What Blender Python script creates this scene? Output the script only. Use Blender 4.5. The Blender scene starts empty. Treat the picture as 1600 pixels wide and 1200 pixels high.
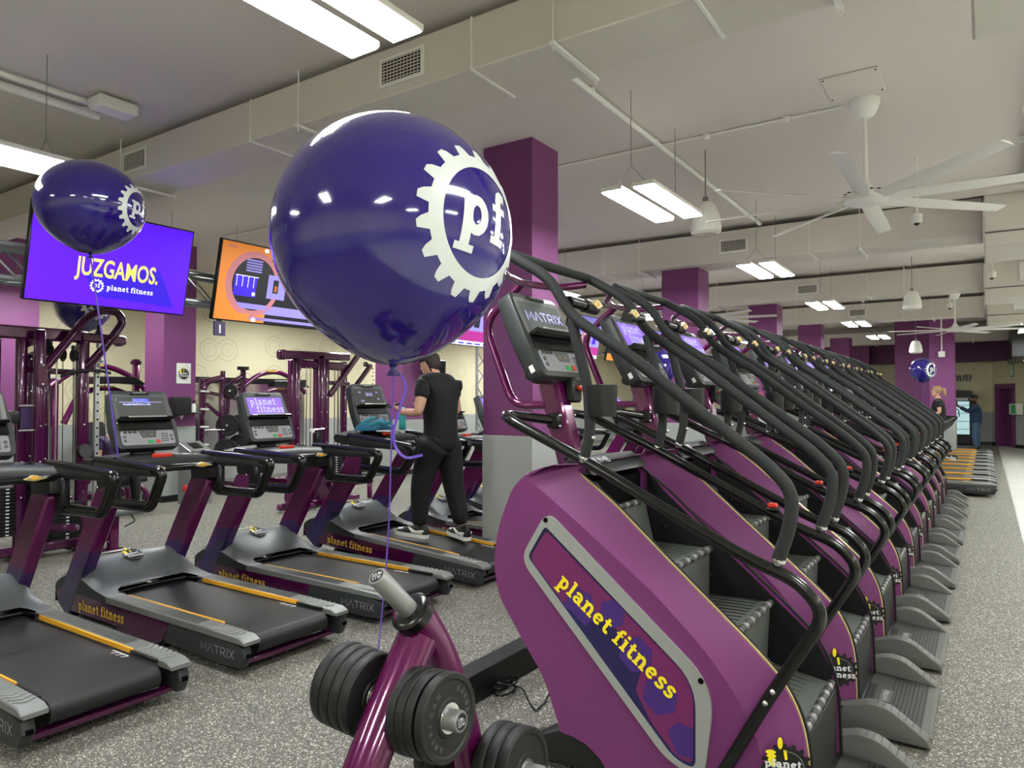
import bpy, bmesh, math, random
from mathutils import Vector, Matrix, Euler
from math import sin, cos, pi, radians as R
random.seed(7)
S = bpy.context.scene
COL = S.collection

# ------------------------------------------------------------------ camera, world, exposure
cam = bpy.data.cameras.new('camera')
cam.sensor_width = 36.0
cam.lens = 36.0 * 1109.0 / 1600.0
cam.clip_start = 0.05
co = bpy.data.objects.new('camera', cam)
COL.objects.link(co)
co.location = (0, 0, 1.55)
co.rotation_euler = (R(90 + 1.343), 0, R(33.7))
S.camera = co
W = bpy.data.worlds.new('world')
S.world = W
W.use_nodes = True
W.node_tree.nodes['Background'].inputs[0].default_value = (0.8, 0.82, 0.85, 1)
W.node_tree.nodes['Background'].inputs[1].default_value = 0.15
S.view_settings.view_transform = 'Standard'
S.view_settings.look = 'None'
S.view_settings.gamma = 1
S.view_settings.use_curve_mapping = False
S.view_settings.exposure = 1.72
LAMP_POWER = 17.0
CEIL = 4.0


# ------------------------------------------------------------------ materials
def lin(c):
    return tuple((x / 255 / 12.92) if x / 255 <= 0.04045 else ((x / 255 + 0.055) / 1.055) ** 2.4 for x in c) + (1,)


M = {}


def mat(name, rgb, rough=0.5, metal=0.0, coat=0.0, emit=0.0, bump=0.0, bscale=200, spec=0.5, alpha=1.0):
    m = bpy.data.materials.new(name)
    m.use_nodes = True
    nt = m.node_tree
    b = nt.nodes['Principled BSDF']
    b.inputs['Base Color'].default_value = lin(rgb)
    b.inputs['Roughness'].default_value = rough
    b.inputs['Metallic'].default_value = metal
    b.inputs['Coat Weight'].default_value = coat
    b.inputs['Coat Roughness'].default_value = 0.06
    b.inputs['Specular IOR Level'].default_value = spec
    if emit:
        b.inputs['Emission Color'].default_value = lin(rgb)
        b.inputs['Emission Strength'].default_value = emit
    # faint procedural variation of tone and roughness
    tc = nt.nodes.new('ShaderNodeTexCoord')
    nz = nt.nodes.new('ShaderNodeTexNoise')
    nz.inputs['Scale'].default_value = bscale
    nt.links.new(tc.outputs['Object'], nz.inputs['Vector'])
    if not emit:
        mr = nt.nodes.new('ShaderNodeMapRange')
        mr.inputs['To Min'].default_value = max(0, rough - 0.04)
        mr.inputs['To Max'].default_value = min(1, rough + 0.04)
        nt.links.new(nz.outputs['Fac'], mr.inputs['Value'])
        nt.links.new(mr.outputs['Result'], b.inputs['Roughness'])
    if bump:
        bp = nt.nodes.new('ShaderNodeBump')
        bp.inputs['Strength'].default_value = bump
        bp.inputs['Distance'].default_value = 0.002
        nt.links.new(nz.outputs['Fac'], bp.inputs['Height'])
        nt.links.new(bp.outputs['Normal'], b.inputs['Normal'])
    M[name] = m
    return m


mat('gym_purple', (120, 54, 110), 0.38, 0.15, bscale=60)
mat('gloss_purple', (98, 16, 78), 0.16, 0.25, coat=0.7, bscale=30)
mat('dark_gloss_purple', (74, 10, 62), 0.16, 0.25, coat=0.7, bscale=30)
mat('column_purple', (122, 60, 114), 0.55, bscale=40, bump=0.05)
mat('column_dark_purple', (90, 42, 84), 0.6, bscale=40, bump=0.05)
mat('panel_grey', (166, 170, 166), 0.55, bscale=40)
mat('plaster', (222, 214, 207), 0.8, bscale=30, bump=0.08)
mat('duct_paint', (216, 210, 200), 0.65, bscale=20, bump=0.05)
mat('white_paint', (240, 239, 233), 0.4)
mat('white', (232, 232, 228), 0.5)
mat('black_gloss', (13, 14, 14), 0.22, bscale=40)
mat('black_satin', (14, 15, 16), 0.4)
mat('black', (10, 10, 11), 0.6)
mat('foam', (31, 34, 34), 0.75, bump=0.3, bscale=600)
mat('black_plastic', (24, 25, 26), 0.45, bump=0.1, bscale=500)
mat('plastic_dark', (42, 46, 46), 0.45, bump=0.12, bscale=500)
mat('grey_plastic', (84, 88, 89), 0.48, bump=0.12, bscale=500)
mat('cover_grey', (106, 110, 111), 0.4, 0.25, bscale=300)
mat('rail_grey', (128, 130, 128), 0.42, 0.4, bscale=300)
mat('keypad_grey', (150, 150, 156), 0.4, 0.2)
mat('step_grey', (82, 86, 82), 0.5, 0.1, bump=0.2, bscale=400)
mat('ramp_grey', (94, 94, 91), 0.5, 0.1, bump=0.25, bscale=400)
mat('ramp_dark', (52, 53, 51), 0.55, bump=0.3, bscale=400)
mat('silver', (176, 180, 176), 0.35, 0.5)
mat('chrome', (205, 205, 205), 0.14, 1.0)
mat('steel', (150, 150, 150), 0.45, 0.8)
mat('zinc', (168, 172, 176), 0.35, 0.8)
mat('gold', (206, 188, 136), 0.35, 0.6)
mat('orange_yellow', (232, 168, 44), 0.5)
mat('yellow', (248, 226, 20), 0.5)
mat('text_gold', (222, 180, 60), 0.45)
mat('white_text', (226, 228, 230), 0.5)
mat('red', (205, 50, 30), 0.4)
mat('green', (40, 165, 75), 0.4)
mat('rubber', (26, 27, 28), 0.5, bump=0.2, bscale=300)
mat('plate_face', (17, 18, 18), 0.55, bump=0.15, bscale=300)
mat('balloon_latex', (34, 18, 118), 0.1, 0.0, coat=1.0, bscale=2)
mat('balloon_print', (222, 226, 224), 0.3, coat=0.4)
mat('ribbon', (106, 76, 190), 0.3)
mat('skin', (196, 150, 126), 0.55)
mat('skin_dark', (120, 84, 66), 0.55)
mat('hair_brown', (38, 26, 22), 0.6, bump=0.8, bscale=180)
mat('hair_blonde', (150, 120, 84), 0.6, bump=0.8, bscale=180)
mat('cloth_black', (11, 11, 12), 0.85, bump=0.4, bscale=60)
mat('cloth_blue', (40, 62, 92), 0.85, bump=0.4, bscale=60)
mat('denim', (78, 104, 132), 0.85, bump=0.5, bscale=90)
mat('towel', (24, 92, 118), 0.95, bump=1.0, bscale=160)
mat('towel_light', (60, 150, 168), 0.95, bump=1.0, bscale=160)
mat('bottle_teal', (60, 178, 180), 0.2, coat=0.5)
mat('navy', (30, 24, 78), 0.45)
mat('violet_hex', (66, 36, 116), 0.45)
mat('magenta_panel', (112, 34, 92), 0.45)
mat('sign_purple', (58, 36, 84), 0.5)
mat('seat_vinyl', (88, 92, 92), 0.5)
mat('screen_glass', (84, 86, 84), 0.15, coat=0.6)
mat('tray_metal', (170, 172, 166), 0.3, 0.6)
mat('tv_black', (10, 10, 12), 0.3)
mat('deep_dark', (2, 2, 2), 0.9, spec=0.1)
mat('stainless', (150, 152, 152), 0.35, 0.6)
mat('tv_violet', (84, 10, 255), emit=0.286)
mat('tv_blue', (48, 14, 205), emit=0.234)
mat('tv_yellow', (240, 228, 110), emit=0.260)
mat('tv_white', (225, 228, 245), emit=0.260)
mat('tv_orange', (205, 120, 45), emit=0.234)
mat('tv_rose', (170, 105, 110), emit=0.234)
mat('tv_dark', (16, 16, 26), emit=0.156)
mat('tv_lavender', (130, 120, 200), emit=0.208)
mat('tv_magenta', (150, 30, 120), emit=0.208)
mat('screen_violet', (128, 92, 214), emit=0.234)
mat('screen_text', (178, 178, 240), emit=0.260)
mat('screen_blue', (70, 80, 200), emit=0.234)
mat('lamp_glow', (250, 255, 252), emit=LAMP_POWER)
mat('ceiling_fill_glow', (250, 255, 252), emit=0.3)  # added fill glow for the ceiling, no lit part of the real lamp
mat('fridge_glow', (190, 225, 232), emit=0.2)
mat('downlight_glow', (255, 250, 235), emit=9.0)


def floor_rubber():
    m = bpy.data.materials.new('speckled_rubber')
    m.use_nodes = True
    nt = m.node_tree
    b = nt.nodes['Principled BSDF']
    tc = nt.nodes.new('ShaderNodeTexCoord')
    out = None
    v = nt.nodes.new('ShaderNodeTexVoronoi')
    v.inputs['Scale'].default_value = 170
    nt.links.new(tc.outputs['Object'], v.inputs['Vector'])
    sep = nt.nodes.new('ShaderNodeSeparateColor')
    nt.links.new(v.outputs['Color'], sep.inputs['Color'])
    cr = nt.nodes.new('ShaderNodeValToRGB')
    cr.color_ramp.interpolation = 'CONSTANT'
    els = cr.color_ramp.elements
    els[0].position = 0
    els[0].color = lin((76, 75, 70))
    els[1].position = 0.42
    els[1].color = lin((108, 106, 98))
    for p, c in ((0.66, (94, 91, 90)), (0.76, (156, 151, 137)), (0.9, (212, 207, 190)), (0.955, (116, 108, 112))):
        e = els.new(p)
        e.color = lin(c)
    nt.links.new(sep.outputs['Red'], cr.inputs['Fac'])
    nz = nt.nodes.new('ShaderNodeTexNoise')
    nz.inputs['Scale'].default_value = 1.3
    nt.links.new(tc.outputs['Object'], nz.inputs['Vector'])
    mr = nt.nodes.new('ShaderNodeMapRange')
    mr.inputs['To Min'].default_value = 0.9
    mr.inputs['To Max'].default_value = 1.1
    nt.links.new(nz.outputs['Fac'], mr.inputs['Value'])
    mx = nt.nodes.new('ShaderNodeMix')
    mx.data_type = 'RGBA'
    mx.blend_type = 'MULTIPLY'
    mx.inputs['Factor'].default_value = 1
    nt.links.new(cr.outputs['Color'], mx.inputs['A'])
    nt.links.new(mr.outputs['Result'], mx.inputs['B'])
    nt.links.new(mx.outputs['Result'], b.inputs['Base Color'])
    b.inputs['Roughness'].default_value = 0.6
    bp = nt.nodes.new('ShaderNodeBump')
    bp.inputs['Strength'].default_value = 0.15
    bp.inputs['Distance'].default_value = 0.002
    nt.links.new(sep.outputs['Green'], bp.inputs['Height'])
    nt.links.new(bp.outputs['Normal'], b.inputs['Normal'])
    M['speckled_rubber'] = m


def floor_tile():
    m = bpy.data.materials.new('tile')
    m.use_nodes = True
    nt = m.node_tree
    b = nt.nodes['Principled BSDF']
    tc = nt.nodes.new('ShaderNodeTexCoord')
    br = nt.nodes.new('ShaderNodeTexBrick')
    br.offset = 0
    br.inputs['Color1'].default_value = lin((196, 196, 188))
    br.inputs['Color2'].default_value = lin((188, 188, 180))
    br.inputs['Mortar'].default_value = lin((214, 214, 206))
    br.inputs['Scale'].default_value = 1
    br.inputs['Mortar Size'].default_value = 0.006
    br.inputs['Brick Width'].default_value = 0.6
    br.inputs['Row Height'].default_value = 0.6
    nt.links.new(tc.outputs['Object'], br.inputs['Vector'])
    nt.links.new(br.outputs['Color'], b.inputs['Base Color'])
    b.inputs['Roughness'].default_value = 0.4
    M['tile'] = m


def gear_wall():
    """cream paint with faint printed cog rings"""
    m = bpy.data.materials.new('cream_cogs')
    m.use_nodes = True
    nt = m.node_tree
    b = nt.nodes['Principled BSDF']
    tc = nt.nodes.new('ShaderNodeTexCoord')
    sx = nt.nodes.new('ShaderNodeSeparateXYZ')
    nt.links.new(tc.outputs['Object'], sx.inputs['Vector'])
    ad = nt.nodes.new('ShaderNodeMath')
    nt.links.new(sx.outputs['X'], ad.inputs[0])
    nt.links.new(sx.outputs['Y'], ad.inputs[1])
    cb = nt.nodes.new('ShaderNodeCombineXYZ')
    nt.links.new(ad.outputs[0], cb.inputs['X'])
    nt.links.new(sx.outputs['Z'], cb.inputs['Y'])
    v = nt.nodes.new('ShaderNodeTexVoronoi')
    v.voronoi_dimensions = '2D'
    v.inputs['Scale'].default_value = 1.25
    v.inputs['Randomness'].default_value = 0.7
    nt.links.new(cb.outputs['Vector'], v.inputs['Vector'])
    cr = nt.nodes.new('ShaderNodeValToRGB')
    cr.color_ramp.interpolation = 'CONSTANT'
    els = cr.color_ramp.elements
    base, line = lin((222, 214, 180)), lin((200, 190, 160))
    els[0].position = 0
    els[0].color = base
    els[1].position = 0.16
    els[1].color = line
    for p, c in ((0.175, base), (0.26, line), (0.285, base)):
        e = els.new(p)
        e.color = c
    nt.links.new(v.outputs['Distance'], cr.inputs['Fac'])
    nt.links.new(cr.outputs['Color'], b.inputs['Base Color'])
    b.inputs['Roughness'].default_value = 0.7
    M['cream_cogs'] = m


def hex_purple():
    """glossy purple tube with darker indigo honeycomb print towards its foot"""
    m = bpy.data.materials.new('upright_print')
    m.use_nodes = True
    nt = m.node_tree
    b = nt.nodes['Principled BSDF']
    tc = nt.nodes.new('ShaderNodeTexCoord')
    sx = nt.nodes.new('ShaderNodeSeparateXYZ')
    nt.links.new(tc.outputs['Object'], sx.inputs['Vector'])
    v = nt.nodes.new('ShaderNodeTexVoronoi')
    v.inputs['Scale'].default_value = 5
    v.inputs['Randomness'].default_value = 0.1
    nt.links.new(tc.outputs['Object'], v.inputs['Vector'])
    sc = nt.nodes.new('ShaderNodeSeparateColor')
    nt.links.new(v.outputs['Color'], sc.inputs['Color'])
    ma = nt.nodes.new('ShaderNodeMath')
    ma.operation = 'MULTIPLY_ADD'
    ma.inputs[1].default_value = 0.16
    nt.links.new(sc.outputs['Red'], ma.inputs[0])
    nt.links.new(sx.outputs['Z'], ma.inputs[2])
    cr = nt.nodes.new('ShaderNodeValToRGB')
    cr.color_ramp.interpolation = 'CONSTANT'
    els = cr.color_ramp.elements
    els[0].position = 0
    els[0].color = lin((36, 20, 84))
    els[1].position = 0.42
    els[1].color = lin((64, 26, 96))
    e = els.new(0.52)
    e.color = lin((100, 14, 82))
    nt.links.new(ma.outputs[0], cr.inputs['Fac'])
    nt.links.new(cr.outputs['Color'], b.inputs['Base Color'])
    b.inputs['Roughness'].default_value = 0.22
    b.inputs['Metallic'].default_value = 0.2
    b.inputs['Coat Weight'].default_value = 0.5
    M['upright_print'] = m


floor_rubber()
floor_tile()
gear_wall()
hex_purple()


# ------------------------------------------------------------------ mesh builder
def fillet(pts, rad, n=5, closed=False):
    pts = [Vector(p) for p in pts]
    out = []
    N = len(pts)
    for i, p in enumerate(pts):
        if not closed and (i == 0 or i == N - 1):
            out.append(p)
            continue
        a, c = pts[i - 1], pts[(i + 1) % N]
        r = rad[i] if isinstance(rad, (list, tuple)) else rad
        da, dc = (a - p), (c - p)
        la, lc = da.length, dc.length
        if la < 1e-6 or lc < 1e-6:
            continue
        r = min(r, la * 0.48, lc * 0.48)
        if r < 1e-4:
            out.append(p)
            continue
        p0, p2 = p + da / la * r, p + dc / lc * r
        for k in range(n + 1):
            t = k / n
            out.append(p0 * (1 - t) ** 2 + p * 2 * t * (1 - t) + p2 * t * t)
    return out


class MB:
    def __init__(s):
        s.v = []
        s.f = []
        s.m = []
        s.mats = []

    def mi(s, m):
        if m not in s.mats:
            s.mats.append(m)
        return s.mats.index(m)

    def raw(s, vs, fs, m):
        o = len(s.v)
        k = s.mi(m)
        s.v += [tuple(v) for v in vs]
        for f in fs:
            s.f.append([o + i for i in f])
            s.m.append(k)

    def from_bm(s, bm, m):
        bm.verts.index_update()
        s.raw([v.co.copy() for v in bm.verts], [[v.index for v in f.verts] for f in bm.faces], m)
        bm.free()

    def box(s, c, d, m, rot=None, bev=0.0, seg=1):
        bm = bmesh.new()
        bmesh.ops.create_cube(bm, size=1)
        for v in bm.verts:
            v.co = Vector((v.co.x * d[0], v.co.y * d[1], v.co.z * d[2]))
        if bev:
            bmesh.ops.bevel(bm, geom=list(bm.edges), offset=min(bev, min(d) * 0.45), segments=seg, profile=0.6, affect='EDGES')
        if rot is not None:
            bm.transform(Euler(rot).to_matrix().to_4x4())
        bm.transform(Matrix.Translation(c))
        s.from_bm(bm, m)

    def tube(s, pts, r, m, seg=10, closed=False, caps=True, sq=None):
        """r: radius or list; sq=(a,b): elliptical scale in the frame"""
        pts = [Vector(p) for p in pts]
        N = len(pts)
        tan = []
        for i in range(N):
            if closed:
                t = pts[(i + 1) % N] - pts[i - 1]
            else:
                t = pts[min(i + 1, N - 1)] - pts[max(i - 1, 0)]
            tan.append(t.normalized() if t.length > 1e-9 else Vector((0, 0, 1)))
        up = Vector((0, 0, 1)) if abs(tan[0].z) < 0.9 else Vector((1, 0, 0))
        n = (up - tan[0] * up.dot(tan[0])).normalized()
        vs, fs = [], []
        for i in range(N):
            n = n - tan[i] * n.dot(tan[i])
            n = n.normalized() if n.length > 1e-6 else tan[i].orthogonal().normalized()
            bnm = tan[i].cross(n)
            rr = r[i] if isinstance(r, (list, tuple)) else r
            a, b = sq if sq else (1, 1)
            for k in range(seg):
                t = 2 * pi * k / seg
                vs.append(pts[i] + n * cos(t) * rr * a + bnm * sin(t) * rr * b)
        lim = N if closed else N - 1
        for i in range(lim):
            j = (i + 1) % N
            for k in range(seg):
                l = (k + 1) % seg
                fs.append([i * seg + k, i * seg + l, j * seg + l, j * seg + k])
        if caps and not closed:
            fs.append(list(range(seg))[::-1])
            fs.append([(N - 1) * seg + k for k in range(seg)])
        s.raw(vs, fs, m)

    def bar(s, a, b, w, h, m, bev=0.006):
        """rectangular bar from a to b; w horizontal thickness, h the other"""
        a, b = Vector(a), Vector(b)
        d = b - a
        L = d.length
        d.normalize()
        side = d.cross(Vector((0, 0, 1)))
        side = side.normalized() if side.length > 1e-4 else Vector((0, 1, 0))
        up = side.cross(d)
        bm = bmesh.new()
        bmesh.ops.create_cube(bm, size=1)
        for v in bm.verts:
            v.co = Vector((v.co.x * L, v.co.y * w, v.co.z * h))
        if bev:
            bmesh.ops.bevel(bm, geom=list(bm.edges), offset=min(bev, w * .4, h * .4), segments=1, affect='EDGES')
        mt = Matrix((d, side, up)).transposed().to_4x4()
        bm.transform(mt)
        bm.transform(Matrix.Translation((a + b) / 2))
        s.from_bm(bm, m)

    def prism(s, poly, lo, hi, m, axis='y', bev=0.0, seg=1):
        """closed 2D polygon extruded along an axis. poly in (x,z) for axis y, (y,z) for x, (x,y) for z"""
        def P(p, t):
            if axis == 'y':
                return (p[0], t, p[1])
            if axis == 'x':
                return (t, p[0], p[1])
            return (p[0], p[1], t)
        n = len(poly)
        bm = bmesh.new()
        A = [bm.verts.new(P(p, lo)) for p in poly]
        B = [bm.verts.new(P(p, hi)) for p in poly]
        bm.faces.new(A)
        bm.faces.new(B[::-1])
        for i in range(n):
            j = (i + 1) % n
            bm.faces.new([A[j], A[i], B[i], B[j]])
        bmesh.ops.recalc_face_normals(bm, faces=bm.faces)
        if bev:
            es = [e for e in bm.edges if (e.verts[0] in A) == (e.verts[1] in A)]
            bmesh.ops.bevel(bm, geom=es, offset=bev, segments=seg, profile=0.5, affect='EDGES')
        s.from_bm(bm, m)

    def loft(s, rings, m, closed=True, caps=True):
        n = len(rings[0])
        vs = [p for r in rings for p in r]
        fs = []
        for i in range(len(rings) - 1):
            for k in range(n if closed else n - 1):
                l = (k + 1) % n
                fs.append([i * n + k, i * n + l, (i + 1) * n + l, (i + 1) * n + k])
        if caps and closed:
            fs.append(list(range(n))[::-1])
            fs.append([(len(rings) - 1) * n + k for k in range(n)])
        s.raw(vs, fs, m)

    def lathe(s, prof, c, m, axis=(0, 0, 1), seg=24, sx=1, sy=1):
        """prof: list of (radius, height)"""
        ax = Vector(axis).normalized()
        u = ax.orthogonal().normalized()
        if abs(ax.z) > 0.99:
            u = Vector((1, 0, 0))
        w = ax.cross(u)
        c = Vector(c)
        rings = []
        for r, h in prof:
            r = max(r, 1e-4)
            rings.append([c + ax * h + u * cos(2 * pi * k / seg) * r * sx + w * sin(2 * pi * k / seg) * r * sy for k in range(seg)])
        s.loft(rings, m)

    def ball(s, c, r, m, seg=16, rings=10):
        if not isinstance(r, (tuple, list)):
            r = (r, r, r)
        rg = []
        for i in range(rings + 1):
            t = pi * i / rings
            q = max(sin(t), 1e-3)
            rg.append([(c[0] + r[0] * q * cos(2 * pi * k / seg), c[1] + r[1] * q * sin(2 * pi * k / seg), c[2] - r[2] * cos(t)) for k in range(seg)])
        s.loft(rg, m)

    def ribbon(s, pts, w, fm, m, closed=False):
        pts = [Vector((p[0], p[1])) for p in pts]
        N = len(pts)
        vs, fs = [], []
        for i in range(N):
            if closed:
                t = pts[(i + 1) % N] - pts[i - 1]
            else:
                t = pts[min(i + 1, N - 1)] - pts[max(i - 1, 0)]
            t = t.normalized() if t.length > 1e-9 else Vector((1, 0))
            n = Vector((-t.y, t.x)) * w / 2
            vs.append(fm(*(pts[i] + n)))
            vs.append(fm(*(pts[i] - n)))
        for i in range(N if closed else N - 1):
            j = (i + 1) % N
            fs.append([2 * i, 2 * i + 1, 2 * j + 1, 2 * j])
        s.raw(vs, fs, m)

    def build(s, name, parent=None, smooth=True, ang=0.7, link=True):
        me = bpy.data.meshes.new(name)
        me.from_pydata(s.v, [], s.f)
        for k in s.mats:
            me.materials.append(M[k] if isinstance(k, str) else k)
        me.polygons.foreach_set('material_index', s.m)
        me.validate()
        bm = bmesh.new()
        bm.from_mesh(me)
        bmesh.ops.recalc_face_normals(bm, faces=bm.faces)
        bm.to_mesh(me)
        bm.free()
        if smooth:
            me.polygons.foreach_set('use_smooth', [True] * len(me.polygons))
            me.set_sharp_from_angle(angle=ang)
        o = bpy.data.objects.new(name, me)
        COL.objects.link(o)
        if parent:
            o.parent = parent
        return o


def tag(o, label=None, cat=None, group=None, kind=None):
    if label:
        o['label'] = label
    if cat:
        o['category'] = cat
    if group:
        o['group'] = group
    if kind:
        o['kind'] = kind
    return o


def thing(name, label, cat, loc=(0, 0, 0), rz=0, group=None):
    o = bpy.data.objects.new(name, None)
    o.empty_display_size = 0.1
    COL.objects.link(o)
    o.location = loc
    o.rotation_euler = (0, 0, rz)
    return tag(o, label, cat, group)


def dup(o, parent=None):
    c = o.copy()
    COL.objects.link(c)
    if parent:
        c.parent = parent
    for ch in list(o.children):
        dup(ch, c)
    return c


def seg_line(a, b, n=6):
    return [(a[0] + (b[0] - a[0]) * i / n, a[1] + (b[1] - a[1]) * i / n) for i in range(n + 1)]


def arc(cx, cy, rx, ry, a0, a1, n=14):
    return [(cx + rx * cos(R(a0 + (a1 - a0) * i / n)), cy + ry * sin(R(a0 + (a1 - a0) * i / n))) for i in range(n + 1)]


# heavy slab lettering built from strokes:  glyph -> (advance, [(points, width)])
ST = 0.155
SB = 0.10
SLAB = {
    'p': (0.60, [(seg_line((.17, -.20), (.17, .52)), ST), (seg_line((.02, -.20), (.34, -.20), 3), SB), (seg_line((.02, .48), (.17, .48), 2), SB), (arc(.32, .26, .15, .20, 170, -170), ST * .9)]),
    'l': (0.36, [(seg_line((.17, 0), (.17, .75)), ST), (seg_line((.02, .04), (.32, .04), 3), SB), (seg_line((.03, .71), (.17, .71), 2), SB)]),
    'a': (0.56, [(arc(.22, .16, .13, .115, 0, 360), ST * .85), (arc(.22, .31, .17, .16, 150, 0, 10) + [(.39, .10), (.42, .05)], ST * .9), (seg_line((.36, .04), (.53, .04), 2), SB)]),
    'n': (0.66, [(seg_line((.16, 0), (.16, .52)), ST), (seg_line((.02, .04), (.30, .04), 3), SB), (seg_line((.02, .48), (.16, .48), 2), SB), (arc(.32, .30, .15, .18, 160, 0, 9) + [(.47, .2), (.47, .0)], ST), (seg_line((.36, .04), (.62, .04), 3), SB)]),
    'e': (0.54, [(arc(.26, .26, .17, .205, 10, 320), ST * .9), (seg_line((.10, .27), (.42, .27), 4), SB)]),
    't': (0.42, [([(.17, .68), (.17, .3), (.17, .16), (.19, .09), (.24, .05), (.31, .05), (.38, .09)], ST * .95), (seg_line((.02, .48), (.36, .48), 4), SB)]),
    'f': (0.42, [([(.18, .0), (.18, .4), (.18, .58), (.21, .67), (.28, .71), (.38, .68)], ST * .95), (seg_line((.03, .48), (.36, .48), 4), SB), (seg_line((.03, .04), (.35, .04), 3), SB)]),
    'i': (0.35, [(seg_line((.17, 0), (.17, .52)), ST), (seg_line((.02, .04), (.32, .04), 3), SB), (seg_line((.03, .48), (.17, .48), 2), SB), (seg_line((.16, .62), (.16, .76), 2), ST)]),
    's': (0.48, [([(.41, .38), (.37, .44), (.28, .475), (.18, .46), (.12, .40), (.13, .33), (.20, .285), (.29, .255), (.37, .21), (.39, .14), (.34, .07), (.24, .04), (.13, .06), (.07, .13)], ST * .88)]),
    ' ': (0.26, []),
}
TH = 0.085
THIN = {
    'M': (0.95, [([(.05, 0), (.12, .66), (.42, .2), (.72, .66), (.79, 0)], TH)]),
    'A': (0.85, [([(.02, 0), (.38, .66), (.74, 0)], TH)]),
    'T': (0.78, [(seg_line((.0, .64), (.66, .64), 3), TH), (seg_line((.33, 0), (.33, .64), 3), TH)]),
    'R': (0.78, [([(.06, 0), (.06, .64), (.46, .64), (.58, .56), (.58, .38), (.46, .28), (.10, .28)], TH), (seg_line((.36, .28), (.62, 0), 3), TH)]),
    'I': (0.34, [(seg_line((.12, 0), (.12, .68), 3), TH)]),
    'X': (0.75, [(seg_line((.02, 0), (.62, .68), 3), TH), (seg_line((.62, 0), (.02, .68), 3), TH)]),
    'C': (0.68, [([(.58, .6), (.50, .64), (.16, .64), (.06, .56), (.06, .1), (.16, .02), (.50, .02), (.58, .06)], TH)]),
    'L': (0.58, [([(.06, .66), (.06, .02), (.5, .02)], TH)]),
    'B': (0.72, [([(.06, .02), (.06, .64), (.46, .64), (.56, .56), (.56, .42), (.46, .34), (.06, .34), (.46, .34), (.58, .26), (.58, .1), (.46, .02), (.06, .02)], TH)]),
}


def text_width(t, font):
    return sum(font[c][0] for c in t)


def write(mb, t, fm, m, font=SLAB, size=1.0, x0=0.0, y0=0.0, bold=1.0):
    x = x0
    for c in t:
        adv, st = font[c]
        for pts, w in st:
            mb.ribbon([(x + p[0] * size, y0 + p[1] * size) for p in pts], w * size * bold, fm, m)
        x += adv * size
    return x


def plane_map(o, u, v):
    o, u, v = Vector(o), Vector(u).normalized(), Vector(v).normalized()
    return lambda x, y: o + u * x + v * y


def gear(mb, fm, m, r0, r1, r2, teeth, x0=0, y0=0, duty=0.5):
    n = teeth * 8
    vs, fs = [], []
    for i in range(n):
        ph = (i / 8) % 1
        t = 2 * pi * i / n
        ro = r2 if ph < duty else r1
        if abs(ph - 0) < 1e-6:
            ro = (r1 + r2) / 2 * 1.02
        for rr in (r0, (r0 + r1) / 2, r1, ro):
            vs.append(fm(x0 + rr * cos(t), y0 + rr * sin(t)))
    for i in range(n):
        j = (i + 1) % n
        for k in range(3):
            fs.append([4 * i + k, 4 * i + k + 1, 4 * j + k + 1, 4 * j + k])
    mb.raw(vs, fs, m)


def disc2(mb, fm, m, r, n=32, x0=0, y0=0, ry=None):
    ry = ry or r
    mb.raw([fm(x0 + r * cos(2 * pi * i / n), y0 + ry * sin(2 * pi * i / n)) for i in range(n)], [list(range(n))], m)


def poly2(mb, fm, m, pts):
    mb.raw([fm(*p) for p in pts], [list(range(len(pts)))], m)


def emblem(mb, o, u, v, size):
    """round cog badge with a yellow raised thumb and two words"""
    n = Vector(u).normalized().cross(Vector(v).normalized())
    off = lambda k: plane_map(Vector(o) + n * k * 0.0012, u, v)
    s = size
    gear(mb, off(0), 'black', 0.001, .42 * s, .5 * s, 16)
    mb.ribbon(arc(0, 0, .33 * s, .33 * s, -60, 100, 24), .012 * s, off(1), 'keypad_grey')
    # hand
    for k in range(4):
        disc2(mb, off(2), 'yellow', (.10 - .008 * k) * s, 14, (-.30 + .012 * k) * s, (.30 - .085 * k) * s, .05 * s)
    disc2(mb, off(1), 'yellow', .05 * s, 14, -.12 * s, .50 * s, .13 * s)
    poly2(mb, off(1), 'yellow', [(-.06 * s, .36 * s), (0.0, .36 * s), (.02 * s, .16 * s), (-.03 * s, .14 * s)])
    w = text_width('planet', SLAB)
    write(mb, 'planet', off(3), 'white_text', SLAB, .72 * s / w, -.42 * s, -.02 * s, 1.1)
    w2 = text_width('fitness', SLAB)
    write(mb, 'fitness', off(3), 'white_text', SLAB, .76 * s / w2, -.34 * s, -.22 * s, 1.1)


def font_text(mb, t, o, u, v, size, m, bold=0.0, sx=1.0, depth=0.0):
    cu = bpy.data.curves.new('t', 'FONT')
    cu.body = t
    cu.size = size
    cu.offset = bold
    cu.resolution_u = 3
    ob = bpy.data.objects.new('t', cu)
    COL.objects.link(ob)
    dg = bpy.context.evaluated_depsgraph_get()
    me = bpy.data.meshes.new_from_object(ob.evaluated_get(dg))
    fm = plane_map(o, u, v)
    mb.raw([fm(q.co.x * sx, q.co.y) for q in me.vertices], [list(p.vertices) for p in me.polygons], m)
    bpy.data.objects.remove(ob)
    bpy.data.meshes.remove(me)
    bpy.data.curves.remove(cu)


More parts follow.
